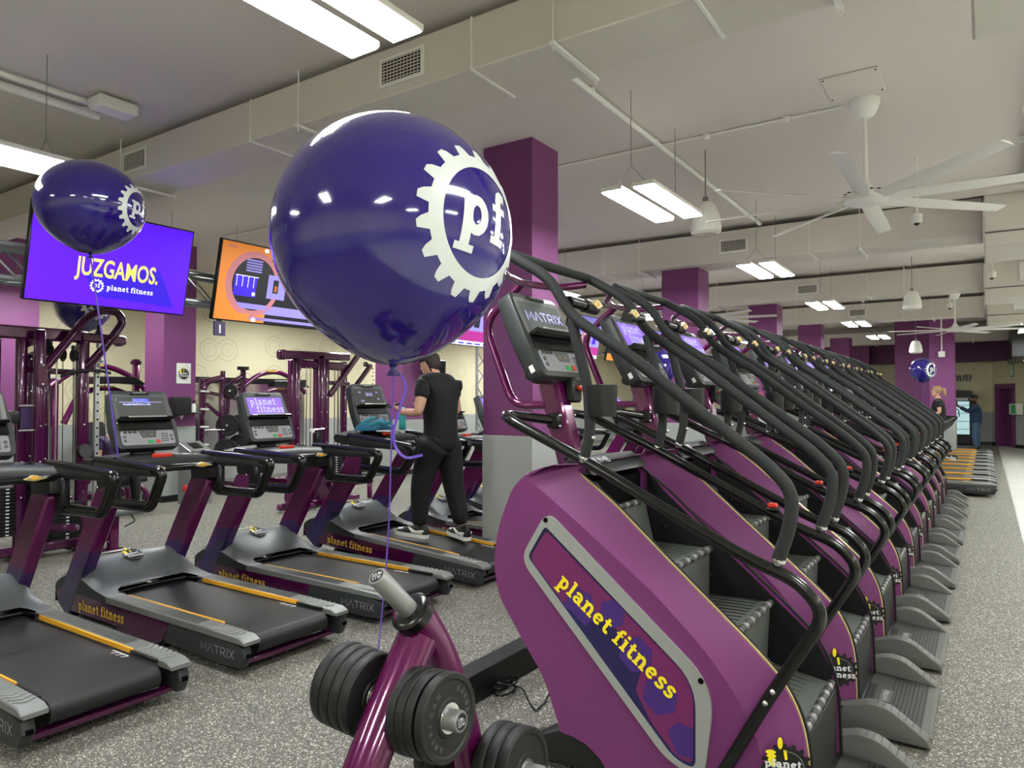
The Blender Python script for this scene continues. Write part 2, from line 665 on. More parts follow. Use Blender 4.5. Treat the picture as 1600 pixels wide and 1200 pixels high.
def skin_mesh(nodes, edges, root, sub=2):
    """one continuous body grown over joints. nodes: name->(x,y,z,r) or (x,y,z,rx,ry)"""
    names = list(nodes)
    me = bpy.data.meshes.new('s')
    me.from_pydata([nodes[n][:3] for n in names], [(names.index(a), names.index(b)) for a, b in edges], [])
    ob = bpy.data.objects.new('s', me)
    COL.objects.link(ob)
    ob.modifiers.new('k', 'SKIN').use_smooth_shade = True
    if not me.skin_vertices:
        bpy.context.view_layer.objects.active = ob
        bpy.ops.object.modifier_add(type='SKIN')
        ob.modifiers.remove(ob.modifiers[-1])
    sv = me.skin_vertices[0].data
    for i, n in enumerate(names):
        q = nodes[n]
        sv[i].radius = (q[3], q[4] if len(q) > 4 else q[3])
        sv[i].use_root = (n == root)
    sb = ob.modifiers.new('u', 'SUBSURF')
    sb.levels = sub
    sb.render_levels = sub
    dg = bpy.context.evaluated_depsgraph_get()
    m2 = bpy.data.meshes.new_from_object(ob.evaluated_get(dg))
    vs = [v.co.copy() for v in m2.vertices]
    fs = [list(p.vertices) for p in m2.polygons]
    bpy.data.objects.remove(ob)
    bpy.data.meshes.remove(me)
    bpy.data.meshes.remove(m2)
    return vs, fs

# ------------------------------------------------------------------ room shell
def struct(o):
    o['kind'] = 'structure'
    return o


XL, YB, XR, YF = -12.6, 30.0, 6.0, -4.0
mb = MB()
mb.box(((XL + 0.325) / 2 - .2, 13, -.05), (0.325 - XL + .4, 34.6, .1), 'speckled_rubber')
struct(mb.build('floor'))
mb = MB()
mb.box(((0.345 + XR) / 2 + .1, 13, -.05), (XR - 0.345 + .2, 34.6, .1), 'tile')
struct(mb.build('floor_aisle'))
mb = MB()
mb.box((0.335, 13, -.048), (0.02, 34.6, .1), 'silver')
struct(mb.build('trim_1'))
mb = MB()
mb.box(((XL + XR) / 2, 13, CEIL + .05), (XR - XL + .6, 34.6, .1), 'plaster')
struct(mb.build('ceiling'))


def wall(name, c, d, base=True):
    """grey dado to 1.15 m, cream cog print above"""
    m = MB()
    m.box((c[0], c[1], (1.15 + CEIL) / 2), (d[0], d[1], CEIL - 1.15), 'cream_cogs')
    m.box((c[0], c[1], 0.575), (d[0], d[1], 1.15), 'panel_grey')
    struct(m.build(name, smooth=False))


wall('wall_left', (XL - .1, 13, 0), (.2, 34.4, 0))
wall('wall_back', ((XL + .22) / 2, YB + .1, 0), (.22 - XL, .2, 0))
wall('wall_right', (XR + .1, 13, 0), (.2, 34.4, 0))
wall('wall_front', ((XL + XR) / 2, YF - .1, 0), (XR - XL, .2, 0))

# slanted wall with the purple door opening at the far right
a0, a1 = Vector((0.2, 29.95, 0)), Vector((3.4, 23.2, 0))
dirw = (a1 - a0).normalized()
nrm = Vector((-dirw.y, dirw.x, 0))
if nrm.y < 0:
    nrm = -nrm


def wseg(m, t0, t1, z0, z1, ma, th=.2, off=0.0):
    p = [a0 + dirw * t0 + nrm * off, a0 + dirw * t1 + nrm * off, a0 + dirw * t1 + nrm * (off + th), a0 + dirw * t0 + nrm * (off + th)]
    m.prism([(q.x, q.y) for q in p], z0, z1, ma, axis='z')


mb = MB()
for t0, t1 in ((0, .3), (1.4, 7.4)):
    wseg(mb, t0, t1, 0, 1.15, 'panel_grey')
    wseg(mb, t0, t1, 1.15, CEIL, 'cream_cogs')
wseg(mb, .3, 1.4, 2.12, CEIL, 'cream_cogs')
struct(mb.build('wall_slanted', smooth=False))
mb = MB()
wseg(mb, .25, .53, 0, 2.0, 'gym_purple', .3, -.05)
wseg(mb, 1.29, 1.45, 0, 2.0, 'gym_purple', .3, -.05)
wseg(mb, .25, 1.45, 1.95, 2.12, 'gym_purple', .3, -.05)
wseg(mb, .53, 1.29, 0, 1.95, 'column_dark_purple', .05, .15)
struct(mb.build('door_1', smooth=False))
mb = MB()
for t0, t1 in ((0, .25), (1.45, 7.3)):
    wseg(mb, t0, t1, 0, .11, 'black_satin', .03, -.03)
mb.box(((-2.4 + .42) / 2, YB - .015, .055), (2.82, .03, .11), 'black_satin')
struct(mb.build('baseboard_back', smooth=False))

# upper purple bulkhead and dark soffit at the far end
mb = MB()
mb.box((-3.0, 29.3, 3.45), (8.0, 1.0, 1.1), 'column_dark_purple', bev=.01)
struct(mb.build('trim_2'))
mb = MB()
mb.box((2.2, 25.5, 3.35), (3.2, 4.4, 1.25), 'tv_black', bev=.01)
struct(mb.build('trim_3'))
for i, (x, y) in enumerate(((1.0, 25.3), (1.7, 24.6), (1.3, 26.6))):
    t = MB()
    t.lathe([(.0, 0), (.09, 0), (.10, .012), (.07, .02)], (x, y, 2.705), 'white_paint')
    t.lathe([(.0, 0), (.065, 0), (.065, .004)], (x, y, 2.70), 'downlight_glow')
    tag(t.build('downlight'), ['round recessed downlight in the black soffit, nearest the slanted wall opening', 'round recessed downlight in the black soffit, furthest right', 'round recessed downlight in the black soffit, deepest in'][i], 'downlight', 'downlights in the black soffit')


# ------------------------------------------------------------------ columns
def column(x0, x1, y0, y1, label, name='column', top=CEIL, grey=1.15, band=None):
    root = thing(name, label, 'column', ((x0 + x1) / 2, (y0 + y1) / 2, 0), group='square purple columns')
    w, d = x1 - x0, y1 - y0
    m = MB()
    m.box((0, 0, (grey + top) / 2), (w, d, top - grey), 'column_purple', bev=.004)
    m.build('painted_shaft', root)
    m = MB()
    m.box((0, 0, grey / 2), (w + .012, d + .012, grey), 'panel_grey', bev=.004)
    m.build('grey_cladding', root)
    m = MB()
    m.box((0, 0, .05), (w + .03, d + .03, .1), 'black_satin', bev=.004)
    m.build('skirting', root)
    return root


names = ['large purple square column right behind the biggest balloon', 'second purple column beyond the largest one, behind the climbing machines',
         'third purple column of the row behind the climbing machines', 'fourth purple column of the row, right of the third',
         'fifth purple column of the row, almost hidden behind the fourth', 'sixth and furthest purple column of the row']
for i, y in enumerate((5.54, 10.1, 14.8, 19.4, 24.0, 28.4)):
    column(-4.03, -3.47, y, y + .48, names[i], grey=1.22, top=CEIL if i == 0 else 3.5)
column(-10.95, -10.42, 6.05, 6.58, 'purple column with poster, paper dispenser and sanitiser at left')
column(-10.95, -10.15, 11.1, 11.75, 'purple column behind the man in the black T-shirt')
column(-12.59, -12.1, 4.4, 5.03, 'purple column at the far left edge behind the cable tower')
column(-10.95, -10.42, 16.0, 16.5, 'purple column deep at left behind the climbing machines')
column(-2.3, -1.35, 24.6, 25.2, 'wide purple pier behind the balloon at the far end', grey=1.05)
column(-1.28, -0.68, 22.7, 23.3, 'purple pier right behind the walking woman', grey=1.05)


# ------------------------------------------------------------------ ceiling ducts
def duct(y0, x0, x1, z0, z1, w, label, grilles, seams):
    root = thing('air_duct', label, 'duct', ((x0 + x1) / 2, y0 + w / 2, z0), group='rectangular ceiling ducts')
    cx = (x0 + x1) / 2
    m = MB()
    m.box((0, 0, (z1 - z0) / 2), (x1 - x0, w, z1 - z0), 'duct_paint', bev=.008)
    m.build('duct_body', root)
    for sx in seams:
        m = MB()
        m.box((sx - cx, 0, -.004), (.02, w + .02, .012), 'white_paint')
        m.box((sx - cx, -w / 2 - .004, (z1 - z0) / 2), (.012, .012, z1 - z0), 'white_paint')
        m.build('seam_flange', root)
    for sx in [s + .6 for s in seams]:
        m = MB()
        m.box((sx - cx, 0, -.02), (.03, w + .1, .02), 'white_paint')
        for q in (-1, 1):
            m.tube([(sx - cx, q * (w / 2 + .03), -.06), (sx - cx, q * (w / 2 + .03), CEIL - z0)], .005, 'white_paint', 6)
        m.build('hanger', root)
    for gx in grilles:
        g = MB()
        g.box((gx - cx, -w / 2 - .006, (z1 - z0) * .5), (.40, .012, .20), 'white_paint', bev=.003)
        g.box((gx - cx, -w / 2 - .011, (z1 - z0) * .5), (.34, .006, .15), 'tv_black')
        for k in range(7):
            g.box((gx - cx, -w / 2 - .018, (z1 - z0) * .5 - .066 + k * .022), (.34, .012, .006), 'duct_paint', rot=(.5, 0, 0))
        for k in range(11):
            g.box((gx - cx - .15 + k * .03, -w / 2 - .014, (z1 - z0) * .5), (.004, .008, .15), 'duct_paint')
        g.build('air_grille', root)
    return root


duct(3.48, -12, -.05, 3.60, 3.93, .47, 'nearest big ceiling duct crossing above the largest balloon', (-3.2, -6.5), (-2.62, -4.8, -7.3, -1.2))
duct(9.92, -12, .0, 3.5, 3.93, .6, 'second ceiling duct, with a grille left of the white fan', (-2.9, -7.3), (-1.9, -4.9, -8.4))
duct(14.62, -12, .0, 3.5, 3.93, .6, 'third ceiling duct crossing beyond the second purple column', (-2.85, -7.1), (-1.8, -5.2))
duct(19.25, -12, .0, 3.5, 3.93, .6, 'fourth ceiling duct crossing behind the far fan', (-2.6,), (-1.6, -4.6))
duct(26.0, -9, 1.5, 3.4, 3.8, .6, 'fifth and furthest ceiling duct above the far treadmills', (-2.2,), (-.9, -3.6))

# fan-coil boxes where the ducts end, at the right
for i, (x, y) in enumerate(((.66, 9.65), (.66, 14.4), (.7, 19.0), (.62, 3.0))):
    r = thing('fan_coil_unit', ['painted air handling box at the end of the second duct, upper right', 'painted air handling box at the end of the third duct', 'painted air handling box at the end of the fourth duct', 'painted box hanging at the top right corner'][i], 'air handler', (x, y, 3.28), group='boxes on the duct ends')
    m = MB()
    m.box((0, .5, .3), (1.3, 1.1, .6), 'duct_paint', bev=.012)
    m.build('casing', r)
    m = MB()
    m.box((.08, -.07, .40), (.5, .06, .3), 'white_paint', bev=.008)
    m.build('access_panel', r)
    m = MB()
    m.box((.0, -.06, .16), (1.28, .012, .012), 'grey_plastic')
    m.box((.3, -.06, .08), (.012, .012, .16), 'grey_plastic')
    m.build('panel_joint', r)
    m = MB()
    for k in range(3):
        m.tube(fillet([(.75 + .07 * k, .2, .1), (.85 + .07 * k, .1, .35), (.78 + .07 * k, .1, .70)], .05), .025, 'white_paint', 8)
    m.build('pipework', r)
m = MB()
m.box((1.2, 9.45, 3.93), (4.6, .24, .14), 'duct_paint', bev=.01)
tag(m.build('ceiling_beam'), 'shallow painted ceiling beam just in front of the second duct at right', 'beam')
m = MB()
m.tube([(.40, 4.9, 3.9), (.40, 9.3, 3.9)], .045, 'white_paint', 12)
m.tube([(.55, 4.9, 3.92), (.55, 9.3, 3.92)], .035, 'white_paint', 12)
for y in (5.6, 6.4, 7.2, 8.0):
    m.box((.46, y, 3.96), (.34, .04, .06), 'white_paint')
tag(m.build('pipe_run'), 'two wrapped white pipes along the ceiling at the right edge', 'pipes')

# conduits on the ceiling
def conduit(label, pts, r=.022, clips=()):
    m = MB()
    m.tube(fillet(pts, .08), r, 'white_paint', 10)
    for c in clips:
        m.box(c, (.06, .06, .05), 'white_paint', bev=.01)
    tag(m.build('conduit'), label, 'conduit', 'white ceiling conduits')


conduit('white conduit running lengthwise past the hanging lamps on the ceiling', [(-2.53, 3.98, 3.96), (-2.53, 9.9, 3.96)], .024, [(-2.53, 4.9, 3.97), (-2.53, 6.2, 3.96), (-2.53, 7.6, 3.97)])
conduit('thin white conduit leading across the ceiling to the near fan', [(-9.5, 6.37, 3.985), (-.95, 6.37, 3.985)], .013, [(-2.1, 6.37, 3.98), (-1.4, 6.37, 3.98)])
conduit('left of two parallel pipes on the ceiling at the upper left', [(-6.2, -2, 3.95), (-6.2, 3.0, 3.95)], .035, [(-6.2, 2.2, 3.97), (-6.2, 2.9, 3.97)])
conduit('right of two parallel pipes on the ceiling at the upper left', [(-6.0, -2, 3.96), (-6.0, 3.0, 3.96)], .025, [(-6.0, 1.8, 3.97)])
conduit('conduit along the ceiling beyond the third duct', [(-2.45, 15.3, 3.96), (-2.45, 19.2, 3.96)], .02)
conduit('conduit crossing the ceiling to the far fan', [(-9, 18.2, 3.90), (-.7, 18.2, 3.90)], .013)
m = MB()
m.box((-5.85, 2.95, 3.93), (.2, .32, .1), 'white_paint', bev=.02)
tag(m.build('emergency_light'), 'small white box light fixed beside the ceiling pipes at upper left', 'emergency light')
m = MB()
m.prism([(-1.02, 5.75), (-.62, 5.75), (-.62, 6.2), (-1.02, 6.2)], 3.985, 3.998, 'plaster', axis='z', bev=.004)
for q in ((-1.0, 5.77), (-.64, 5.77), (-1.0, 6.18), (-.64, 6.18)):
    m.box((q[0], q[1], 3.983), (.012, .012, .006), 'tv_black')
tag(m.build('access_hatch'), 'square access hatch in the ceiling beside the fan mount', 'hatch')
for i, (x, y) in enumerate(((-.55, 8.15), (.1, 12.4), (-.55, 16.0))):
    m = MB()
    m.tube([(x, y, 4.0), (x, y, 3.42)], .012, 'white_paint', 8)
    m.lathe([(.0, 0), (.035, .0), (.05, .02), (.05, .09), (.02, .1)], (x, y, 3.33), 'white_paint')
    m.ball((x, y, 3.335), .03, 'tv_black', 10, 6)
    tag(m.build('ceiling_camera'), ['small hanging sensor below the beam right of the near fan', 'small hanging camera dome beside the third duct end', 'small hanging camera dome near the far fan'][i], 'camera')


# ------------------------------------------------------------------ hanging lamps
def make_lamp():
    r = thing('hanging_lamp', '', 'lamp')
    for q in (-1, 1):
        m = MB()
        m.box((q * .135, 0, .022), (.185, 1.14, .035), 'white_paint', bev=.006)
        m.box((q * .135, 0, .041), (.10, 1.0, .004), 'ceiling_fill_glow')  # glowing strip added on top to brighten the ceiling
        h = m.build('lamp_housing', r)
        m = MB()
        m.box((q * .135, 0, .001), (.165, 1.11, .008), 'lamp_glow')
        m.build('diffuser', h)
    for q in (-1, 1):
        m = MB()
        m.tube([(-.14, q * .48, .04), (0, q * .48, .2), (.14, q * .48, .04)], .003, 'steel', 5)
        m.tube([(0, q * .48, .2), (0, q * .48, CEIL - 3.2)], .003, 'steel', 5)
        m.build('suspension_wire', r)
    return r


lamp0 = make_lamp()
rows = {-11.0: 'close to the left cream wall', -2.3: 'above the stair climbers', -5.5: 'above the treadmill fronts', -8.7: 'above the cable machines', .9: 'above the tiled aisle', 4.1: 'beyond the right edge'}
ords = ['first', 'second', 'third', 'fourth', 'fifth', 'sixth', 'seventh', 'eighth']
first = True
for lx, where in rows.items():
    seen = 0
    for k, ly in enumerate((1.83, 5.62, 9.29, 13.3, 16.9, 20.7, 24.4, -1.9)):
        if lx == -2.3 and k == 6 or (lx == -8.7 and k in (0, 7)) or (lx == -11.0 and k in (0, 6, 7)):
            continue
        o = lamp0 if first else dup(lamp0)
        first = False
        o.location = (lx, ly - (.4 if lx == .9 and k == 2 else .85 if lx == -11.0 and k == 1 else 0), 3.2)
        o['label'] = 'double white strip lamp hanging ' + where + ', ' + (ords[seen] + ' from the camera' if k < 7 else 'behind the camera')
        seen += 1
        o['group'] = 'hanging double strip lamps'

# rods holding cable trays between lamp rows
def speaker(x, y, label, z=3.02, s=1.0):
    r = thing('hanging_speaker', label, 'speaker', (x, y, z), group='white hanging speakers')
    m = MB()
    m.lathe([(.0, 0), (.115, .0), (.145, .02), (.15, .06), (.135, .17), (.10, .27), (.07, .31), (.0, .32)], (0, 0, 0), 'white_paint', seg=28)
    m.build('speaker_shell', r)
    m = MB()
    m.lathe([(.0, 0), (.11, .0), (.11, -.004)], (0, 0, -.001), 'duct_paint')
    m.build('speaker_mesh', r)
    m = MB()
    m.box((0, 0, .34), (.05, .02, .06), 'steel')
    m.tube([(0, 0, .36), (0, 0, CEIL - z)], .006, 'steel', 6)
    m.build('suspension', r)


speaker(-2.25, 6.78, 'white bell-shaped speaker hanging just right of the near strip lamp', 3.17)
speaker(-1.02, 13.8, 'white bell-shaped speaker hanging left of the far fan', 3.1)
speaker(-1.45, 20.6, 'small white bell-shaped speaker hanging in front of the far purple pier', 2.75)


def make_fan():
    r = thing('ceiling_fan', '', 'fan')
    m = MB()
    m.lathe([(.0, -.14), (.05, -.14), (.075, -.12), (.10, -.07), (.115, -.02), (.115, 0), (.0, 0)], (0, 0, CEIL - 3.2), 'white_paint', seg=32)
    m.build('ceiling_canopy', r)
    m = MB()
    m.tube([(0, 0, .1), (0, 0, CEIL - 3.3)], .018, 'white_paint', 12)
    m.build('downrod', r)
    m = MB()
    m.lathe([(.0, -.05), (.12, -.05), (.165, -.03), (.17, .0), (.165, .025), (.12, .045), (.06, .075), (.03, .13), (.02, .16), (.0, .16)], (0, 0, 0), 'white_paint', seg=36)
    for k in range(16):
        t = 2 * pi * k / 16
        m.box((.15 * cos(t), .15 * sin(t), .037), (.03, .012, .008), 'tv_black', rot=(0, 0, t))
    m.build('motor_hub', r)
    for k in range(8):
        t = k * pi / 4
        m = MB()
        rings = []
        for i in range(9):
            q = i / 8
            rr = .14 + q * 1.17
            w = .058 + .008 * sin(q * pi)
            tilt = -.34 + .12 * q
            rg = []
            for (a, b) in ((-1, 0), (-.5, .009), (.3, .011), (1, 0), (.3, -.004), (-.5, -.004)):
                rg.append(Matrix.Rotation(t, 4, 'Z') @ Vector((rr, a * w * cos(tilt) - b * sin(tilt), a * w * sin(tilt) + b * cos(tilt) - .012)))
            rings.append(rg)
        m.loft(rings, 'white_paint')
        m.build('fan_blade', r)
    return r


fan = make_fan()
fan.location = (-.79, 6.38, 3.2)
fan['label'] = 'large white eight-bladed ceiling fan at upper right, nearest one'
fan['group'] = 'white ceiling fans'
for (x, y), lb, rz in (((-.53, 18.2), 'white ceiling fan above the far treadmills', .3), ((-4.3, 12.6), 'white ceiling fan half hidden behind the second purple column', .2)):
    f = dup(fan)
    f.location = (x, y, 3.1 if x > -1 else 3.05)
    f.rotation_euler.z = rz
    f['label'] = lb


# ------------------------------------------------------------------ exercise console (shared by both machine kinds)
PF = 'planet fitness'


def console(parent, loc, tilt, kind, w=.46, h=.46):
    """slab in the yz plane facing +x, leaning back by tilt; origin = centre of its face"""
    e = Matrix.Translation(loc) @ Matrix.Rotation(-tilt, 4, 'Y')
    T = lambda x, y, z: e @ Vector((x, y, z))

    def put(mb):
        mb.v = [tuple(T(*p)) for p in mb.v]
        return mb
    m = MB()
    out = fillet([(-w / 2 + .02, h / 2, 0), (w / 2 - .02, h / 2, 0), (w / 2 + .012, -h * .1, 0), (w / 2, -h / 2, 0), (-w / 2, -h / 2, 0), (-w / 2 - .012, -h * .1, 0)], .04, 5, True)
    m.prism([(p.x, p.y) for p in out], -.085, .0, 'plastic_dark', axis='x', bev=.012, seg=2)
    m.prism([(p.x * .8, p.y * .8) for p in out], -.12, -.08, 'plastic_dark', axis='x', bev=.015)
    m.box((.002, 0, h / 2 - .028), (.02, .15, .022), 'black_satin', bev=.005)
    m.box((.010, 0, h / 2 - .026), (.012, .10, .010), 'steel', bev=.003)
    if kind == 'matrix' or w > .465:
        m.box((-.045, -w / 2 - .003, -.155), (.024, .004, .065), 'white')
    c = put(m).build('console', parent)
    m = MB()
    out = fillet([(-w * .44, h * .43, 0), (w * .44, h * .43, 0), (w * .455, -.01, 0), (-w * .455, -.01, 0)], .02, 4, True)
    m.prism([(p.x, p.y) for p in out], .0, .005, 'grey_plastic' if kind != 'matrix' else 'rail_grey', axis='x', bev=.002)
    m.box((.0062, 0, .093), (.002, w * .78, .16), {'matrix': 'grey_plastic', 'summary': 'screen_glass', 'stats': 'screen_glass'}.get(kind, 'screen_violet'), bev=.0008)
    fm = lambda o: plane_map(o, (0, 1, 0), (0, 0, 1))
    if kind == 'planet':
        s = .058
        write(m, 'planet', fm((.0085, -.155, .105)), 'screen_text', SLAB, .085, bold=.8)
        write(m, 'fitness', fm((.0085, -.105, .035)), 'screen_text', SLAB, .085, bold=.8)
    elif kind == 'matrix':
        wd = text_width('MATRIX', THIN)
        write(m, 'MATRIX', fm((.0085, -.165, .07)), 'screen_text', THIN, .34 / wd, bold=1.4)
    elif kind == 'summary':
        font_text(m, 'RESUMEN', (.0085, -.06, .14), (0, 1, 0), (0, 0, 1), .024, 'screen_text', .0006)
        m.box((.0082, 0, .132), (.001, .32, .003), 'screen_text')
        font_text(m, 'Inactividad/ritmo 60s', (.0085, -.135, .108), (0, 1, 0), (0, 0, 1), .024, 'screen_text', .0006)
        m.box((.008, .0, .148), (.001, .12, .026), 'screen_blue')
    else:
        for q, y, z, s in (('30:21', -.05, .10, .045), ('0:11', -.14, .13, .02), ('12.22', -.13, .04, .02), ('1.75', .09, .13, .02), ('3.6', .10, .06, .022)):
            font_text(m, q, (.0085, y, z), (0, 1, 0), (0, 0, 1), s, 'screen_text', .0006)
    put(m).build('display', c)
    m = MB()
    m.prism([(0, -.016), (.05, -.024), (.062, -.012), (.056, -.002), (0, .0)], -w * .44, w * .44, 'black_gloss', axis='y', bev=.003)
    m.box((.0, 0, -.052), (.012, w * .9, .07), 'black_gloss', bev=.004)
    m.box((.058, 0, -.006), (.01, w * .62, .014), 'tray_metal', bev=.003)
    put(m).build('reading_shelf', c)
    m = MB()
    out = fillet([(-w * .43, -.095, 0), (w * .43, -.095, 0), (w * .43, -.205, 0), (-w * .43, -.205, 0)], .02, 4, True)
    m.prism([(p.x, p.y) for p in out], .0, .005, 'keypad_grey', axis='x', bev=.002)
    m.prism([(-.07, -.092), (.07, -.092), (.055, -.15), (-.045, -.15)], .004, .008, 'grey_plastic', axis='x', bev=.002)
    for k in range(3):
        m.box((.007, -.165 + .035 * k, -.106), (.004, .026, .014), 'plastic_dark', bev=.001)
    m.box((.007, .012, -.183), (.004, .042, .026), 'green', bev=.002)
    m.box((.007, .065, -.183), (.004, .036, .026), 'red', bev=.002)
    for k in range(2):
        m.box((.009, -.035 + .06 * k, -.128), (.002, .014, .005), 'orange_yellow')
    for k in range(12):
        m.box((.007, .105 + .018 * (k % 3), -.125 - .018 * (k // 3)), (.003, .012, .011), 'grey_plastic', bev=.001)
    for q in (-.175, .175):
        for k in range(2):
            m.lathe([(.0, 0), (.011, 0), (.011, .004), (0, .004)], (.005, q, -.14 - .03 * k), 'grey_plastic', axis=(1, 0, 0), seg=12)
    put(m).build('keypad', c)
    return c


# ------------------------------------------------------------------ treadmill (local: x=0 rear end, belt runs to -x)
def make_treadmill():
    r = thing('treadmill', '', 'treadmill')
    # side panels
    for s in (-1, 1):
        m = MB()
        poly = [(-2.16, .10), (-2.2, .16), (-2.17, .215), (-1.46, .195), (-.74, .188), (-.82, .07), (-.9, .03), (-1.3, .03), (-1.38, .06), (-2.05, .06)]
        m.prism(poly, s * .355 - .03, s * .355 + .03, 'dark_gloss_purple', 'y', .006)
        p = m.build('side_panel', r)
        m = MB()
        u = 1 if s < 0 else -1
        o = (-1.86 if s < 0 else -1.24, s * .387, .095)
        w = text_width(PF, SLAB)
        write(m, PF, plane_map(o, (u, 0, 0), (0, 0, 1)), 'text_gold', SLAB, .60 / w)
        m.build('lettering', p)
        m = MB()
        m.prism([(-.80, .06), (-.75, .188), (-.12, .186), (-.02, .17), (-.005, .12), (-.04, .055), (-.2, .045)], s * .357 - .03, s * .357 + .03, 'plastic_dark', 'y', .012, 2)
        m.box((-.012, s * .355, .125), (.03, .03, .022), 'deep_dark', bev=.002)
        p = m.build('rear_side_cover', r)
        m = MB()
        w = text_width('MATRIX', THIN)
        write(m, 'MATRIX', plane_map((-.41 if s < 0 else -.08, s * .389, .098), (u, 0, 0), (0, 0, 1)), 'keypad_grey', THIN, .33 / w)
        m.build('lettering', p)
        # foot rail
        m = MB()
        y0, y1 = sorted((s * .388, s * .278))
        m.prism([(-1.5, .19), (-1.5, .238), (-.34, .232), (-.05, .226), (-.0, .205), (-.0, .185)], y0, y1, 'rail_grey', 'y', .006)
        for k in range(5):
            yy = s * (.30 + .018 * k)
            m.box((-.95, yy, .2365), (.98, .004, .004), 'grey_plastic')
        for k in range(6):
            xx = -.09 - .045 * k
            m.tube([(xx - .02, s * .288, .231), (xx + .005, s * .335, .231), (xx - .03, s * .378, .233)], .0035, 'tray_metal', 5)
        f = m.build('foot_rail', r)
        m = MB()
        m.box((-.88, s * .272, .2225), (1.06, .012, .028), 'orange_yellow', bev=.002)
        m.build('yellow_stripe', f)
        m = MB()
        m.box((-.24, s * .270, .218), (.24, .018, .02), 'black_satin', bev=.003)
        m.build('belt_guard', f)
        m = MB()
        m.lathe([(.0, 0), (.035, 0), (.035, .04), (.0, .04)], (-.78, s * .3, .03), 'black', axis=(0, 1, 0), seg=12)
        m.box((-.9, s * .31, .03), (.06, .05, .05), 'black_satin', bev=.005)
        m.build('levelling_foot', r)
    # belt
    m = MB()
    sec = [(-1.66, .19), (-1.66, .205)]
    sec += [(-.10 + .055 * sin(R(a)), .15 + .055 * cos(R(a))) for a in range(0, 181, 15)]
    sec += [(-1.66, .10)]
    m.prism(sec, -.255, .255, 'rubber', 'y', 0)
    for k in range(3):
        for q in (0, 1):
            a = (-.40 - .045 * k, .20 - .05)
            m.ribbon([(-.36 - .05 * k, .215), (-.34 - .05 * k, .245), (-.40 - .05 * k, .245)][q:q + 2], .008, lambda x, y: Vector((x, y, .2065)), 'white_text')
    m.build('running_belt', r)
    m = MB()
    m.box((-.10, 0, .065), (.05, .68, .03), 'dark_gloss_purple', bev=.006)
    m.box((-1.2, 0, .09), (1.9, .5, .04), 'black')
    m.build('base_frame', r)
    # motor cover
    m = MB()
    NX, NY = 22, 20
    xs = [-2.2 + .76 * i / NX for i in range(NX + 1)]

    def top(x, y):
        t = (x + 2.2) / .76
        q = abs(y) / .387
        crest = .225 + .20 * math.exp(-((t - .36) / .33) ** 2) * (1 - .06 * q)
        if t < .12:
            crest = crest - (.12 - t) * .5
        drop = .11 * max(0, (q - .78) / .22) ** 1.6 * max(0, (crest - .24)) / .2
        return max(.205, crest - drop)
    vs, fs = [], []
    for i, x in enumerate(xs):
        for j in range(NY + 1):
            y = -.387 + .774 * j / NY
            xx = x
            if abs(y) < .26 and i > NX - 6:
                xx = min(x, -1.60)
            elif abs(y) < .31 and i > NX - 6:
                xx = min(x, -1.60 + (abs(y) - .26) / .05 * .16)
            vs.append((xx, y, top(x, y) if xx == x else max(.225, top(xx, y))))
    for i in range(NX):
        for j in range(NY):
            a = i * (NY + 1) + j
            fs.append([a, a + 1, a + NY + 2, a + NY + 1])
    m.raw(vs, fs, 'cover_grey')
    for s, j in ((-1, 0), (1, NY)):
        rim = [vs[i * (NY + 1) + j] for i in range(NX + 1)]
        low = [(p[0], p[1], .195) for p in rim]
        n = len(rim)
        m.raw(rim + low, [[k, k + 1, n + k + 1, n + k] for k in range(n - 1)], 'plastic_dark')
    fr = [vs[j] for j in range(NY + 1)]
    lo = [(p[0], p[1], .1) for p in fr]
    m.raw(fr + lo, [[k, k + 1, NY + 2 + k, NY + 1 + k] for k in range(NY)], 'plastic_dark')
    m.tube([(-1.60, -.25, .222), (-1.62, 0, .222), (-1.60, .25, .222)], .012, 'black_satin', 8)
    for s in (-1, 1):
        m.tube([(-1.60, s * .25, .222), (-1.55, s * .265, .225), (-1.45, s * .272, .228)], .010, 'black_satin', 8)
    m.box((-2.04, -.1, .418), (.03, .34, .006), 'tray_metal', rot=(0, .15, 0), bev=.002)
    mc = m.build('motor_cover', r, ang=.9)
    m = MB()
    c = Vector((-1.84, -.02, top(-1.84, 0) + .012))
    sl = (top(-1.78, 0) - top(-1.90, 0)) / .12
    u, v = Vector((0, 1, 0)), Vector((-1, 0, -sl)).normalized()
    emblem(m, c, u, v, .15)
    m.build('cog_emblem', mc)
    # uprights
    for s in (-1, 1):
        m = MB()
        m.bar((-2.10, s * .345, .05), (-1.50, s * .345, 1.0), .085, .20, 'upright_print', .014)
        up = m.build('upright', r)
        m = MB()
        m.box((-1.50, s * .345, 1.01), (.26, .10, .1), 'black_satin', rot=(0, -.1, 0), bev=.02, seg=2)
        for q in (-.06, .06):
            m.ball((-1.55 + q, s * .392, .955), .009, 'chrome', 8, 5)
            m.ball((-1.47, s * .345 + q * .4, .93), .009, 'chrome', 8, 5)
        m.build('upright_bracket', up)
        # side handrail loop
        m = MB()
        y = s * .40
        out = fillet([(-1.62, y, 1.135), (-1.15, y, 1.125), (-.80, y, 1.105), (-.93, y, .88), (-1.42, y, .87)], [.03, .1, .05, .06, .05], 5)
        m.tube(out[:1] + out[1:], .036, 'black_gloss', 12, sq=(1.0, .85))
        m.prism([(-1.60, 1.05), (-1.60, 1.15), (-.9, 1.13), (-.86, 1.075)], y - .032, y + .032, 'black_plastic', 'y', .02, 2)
        m.box((-1.40, s * .385, .96), (.10, .06, .22), 'black_satin', bev=.02)
        m.build('side_handrail', r)
    # dashboard
    m = MB()
    rings = []
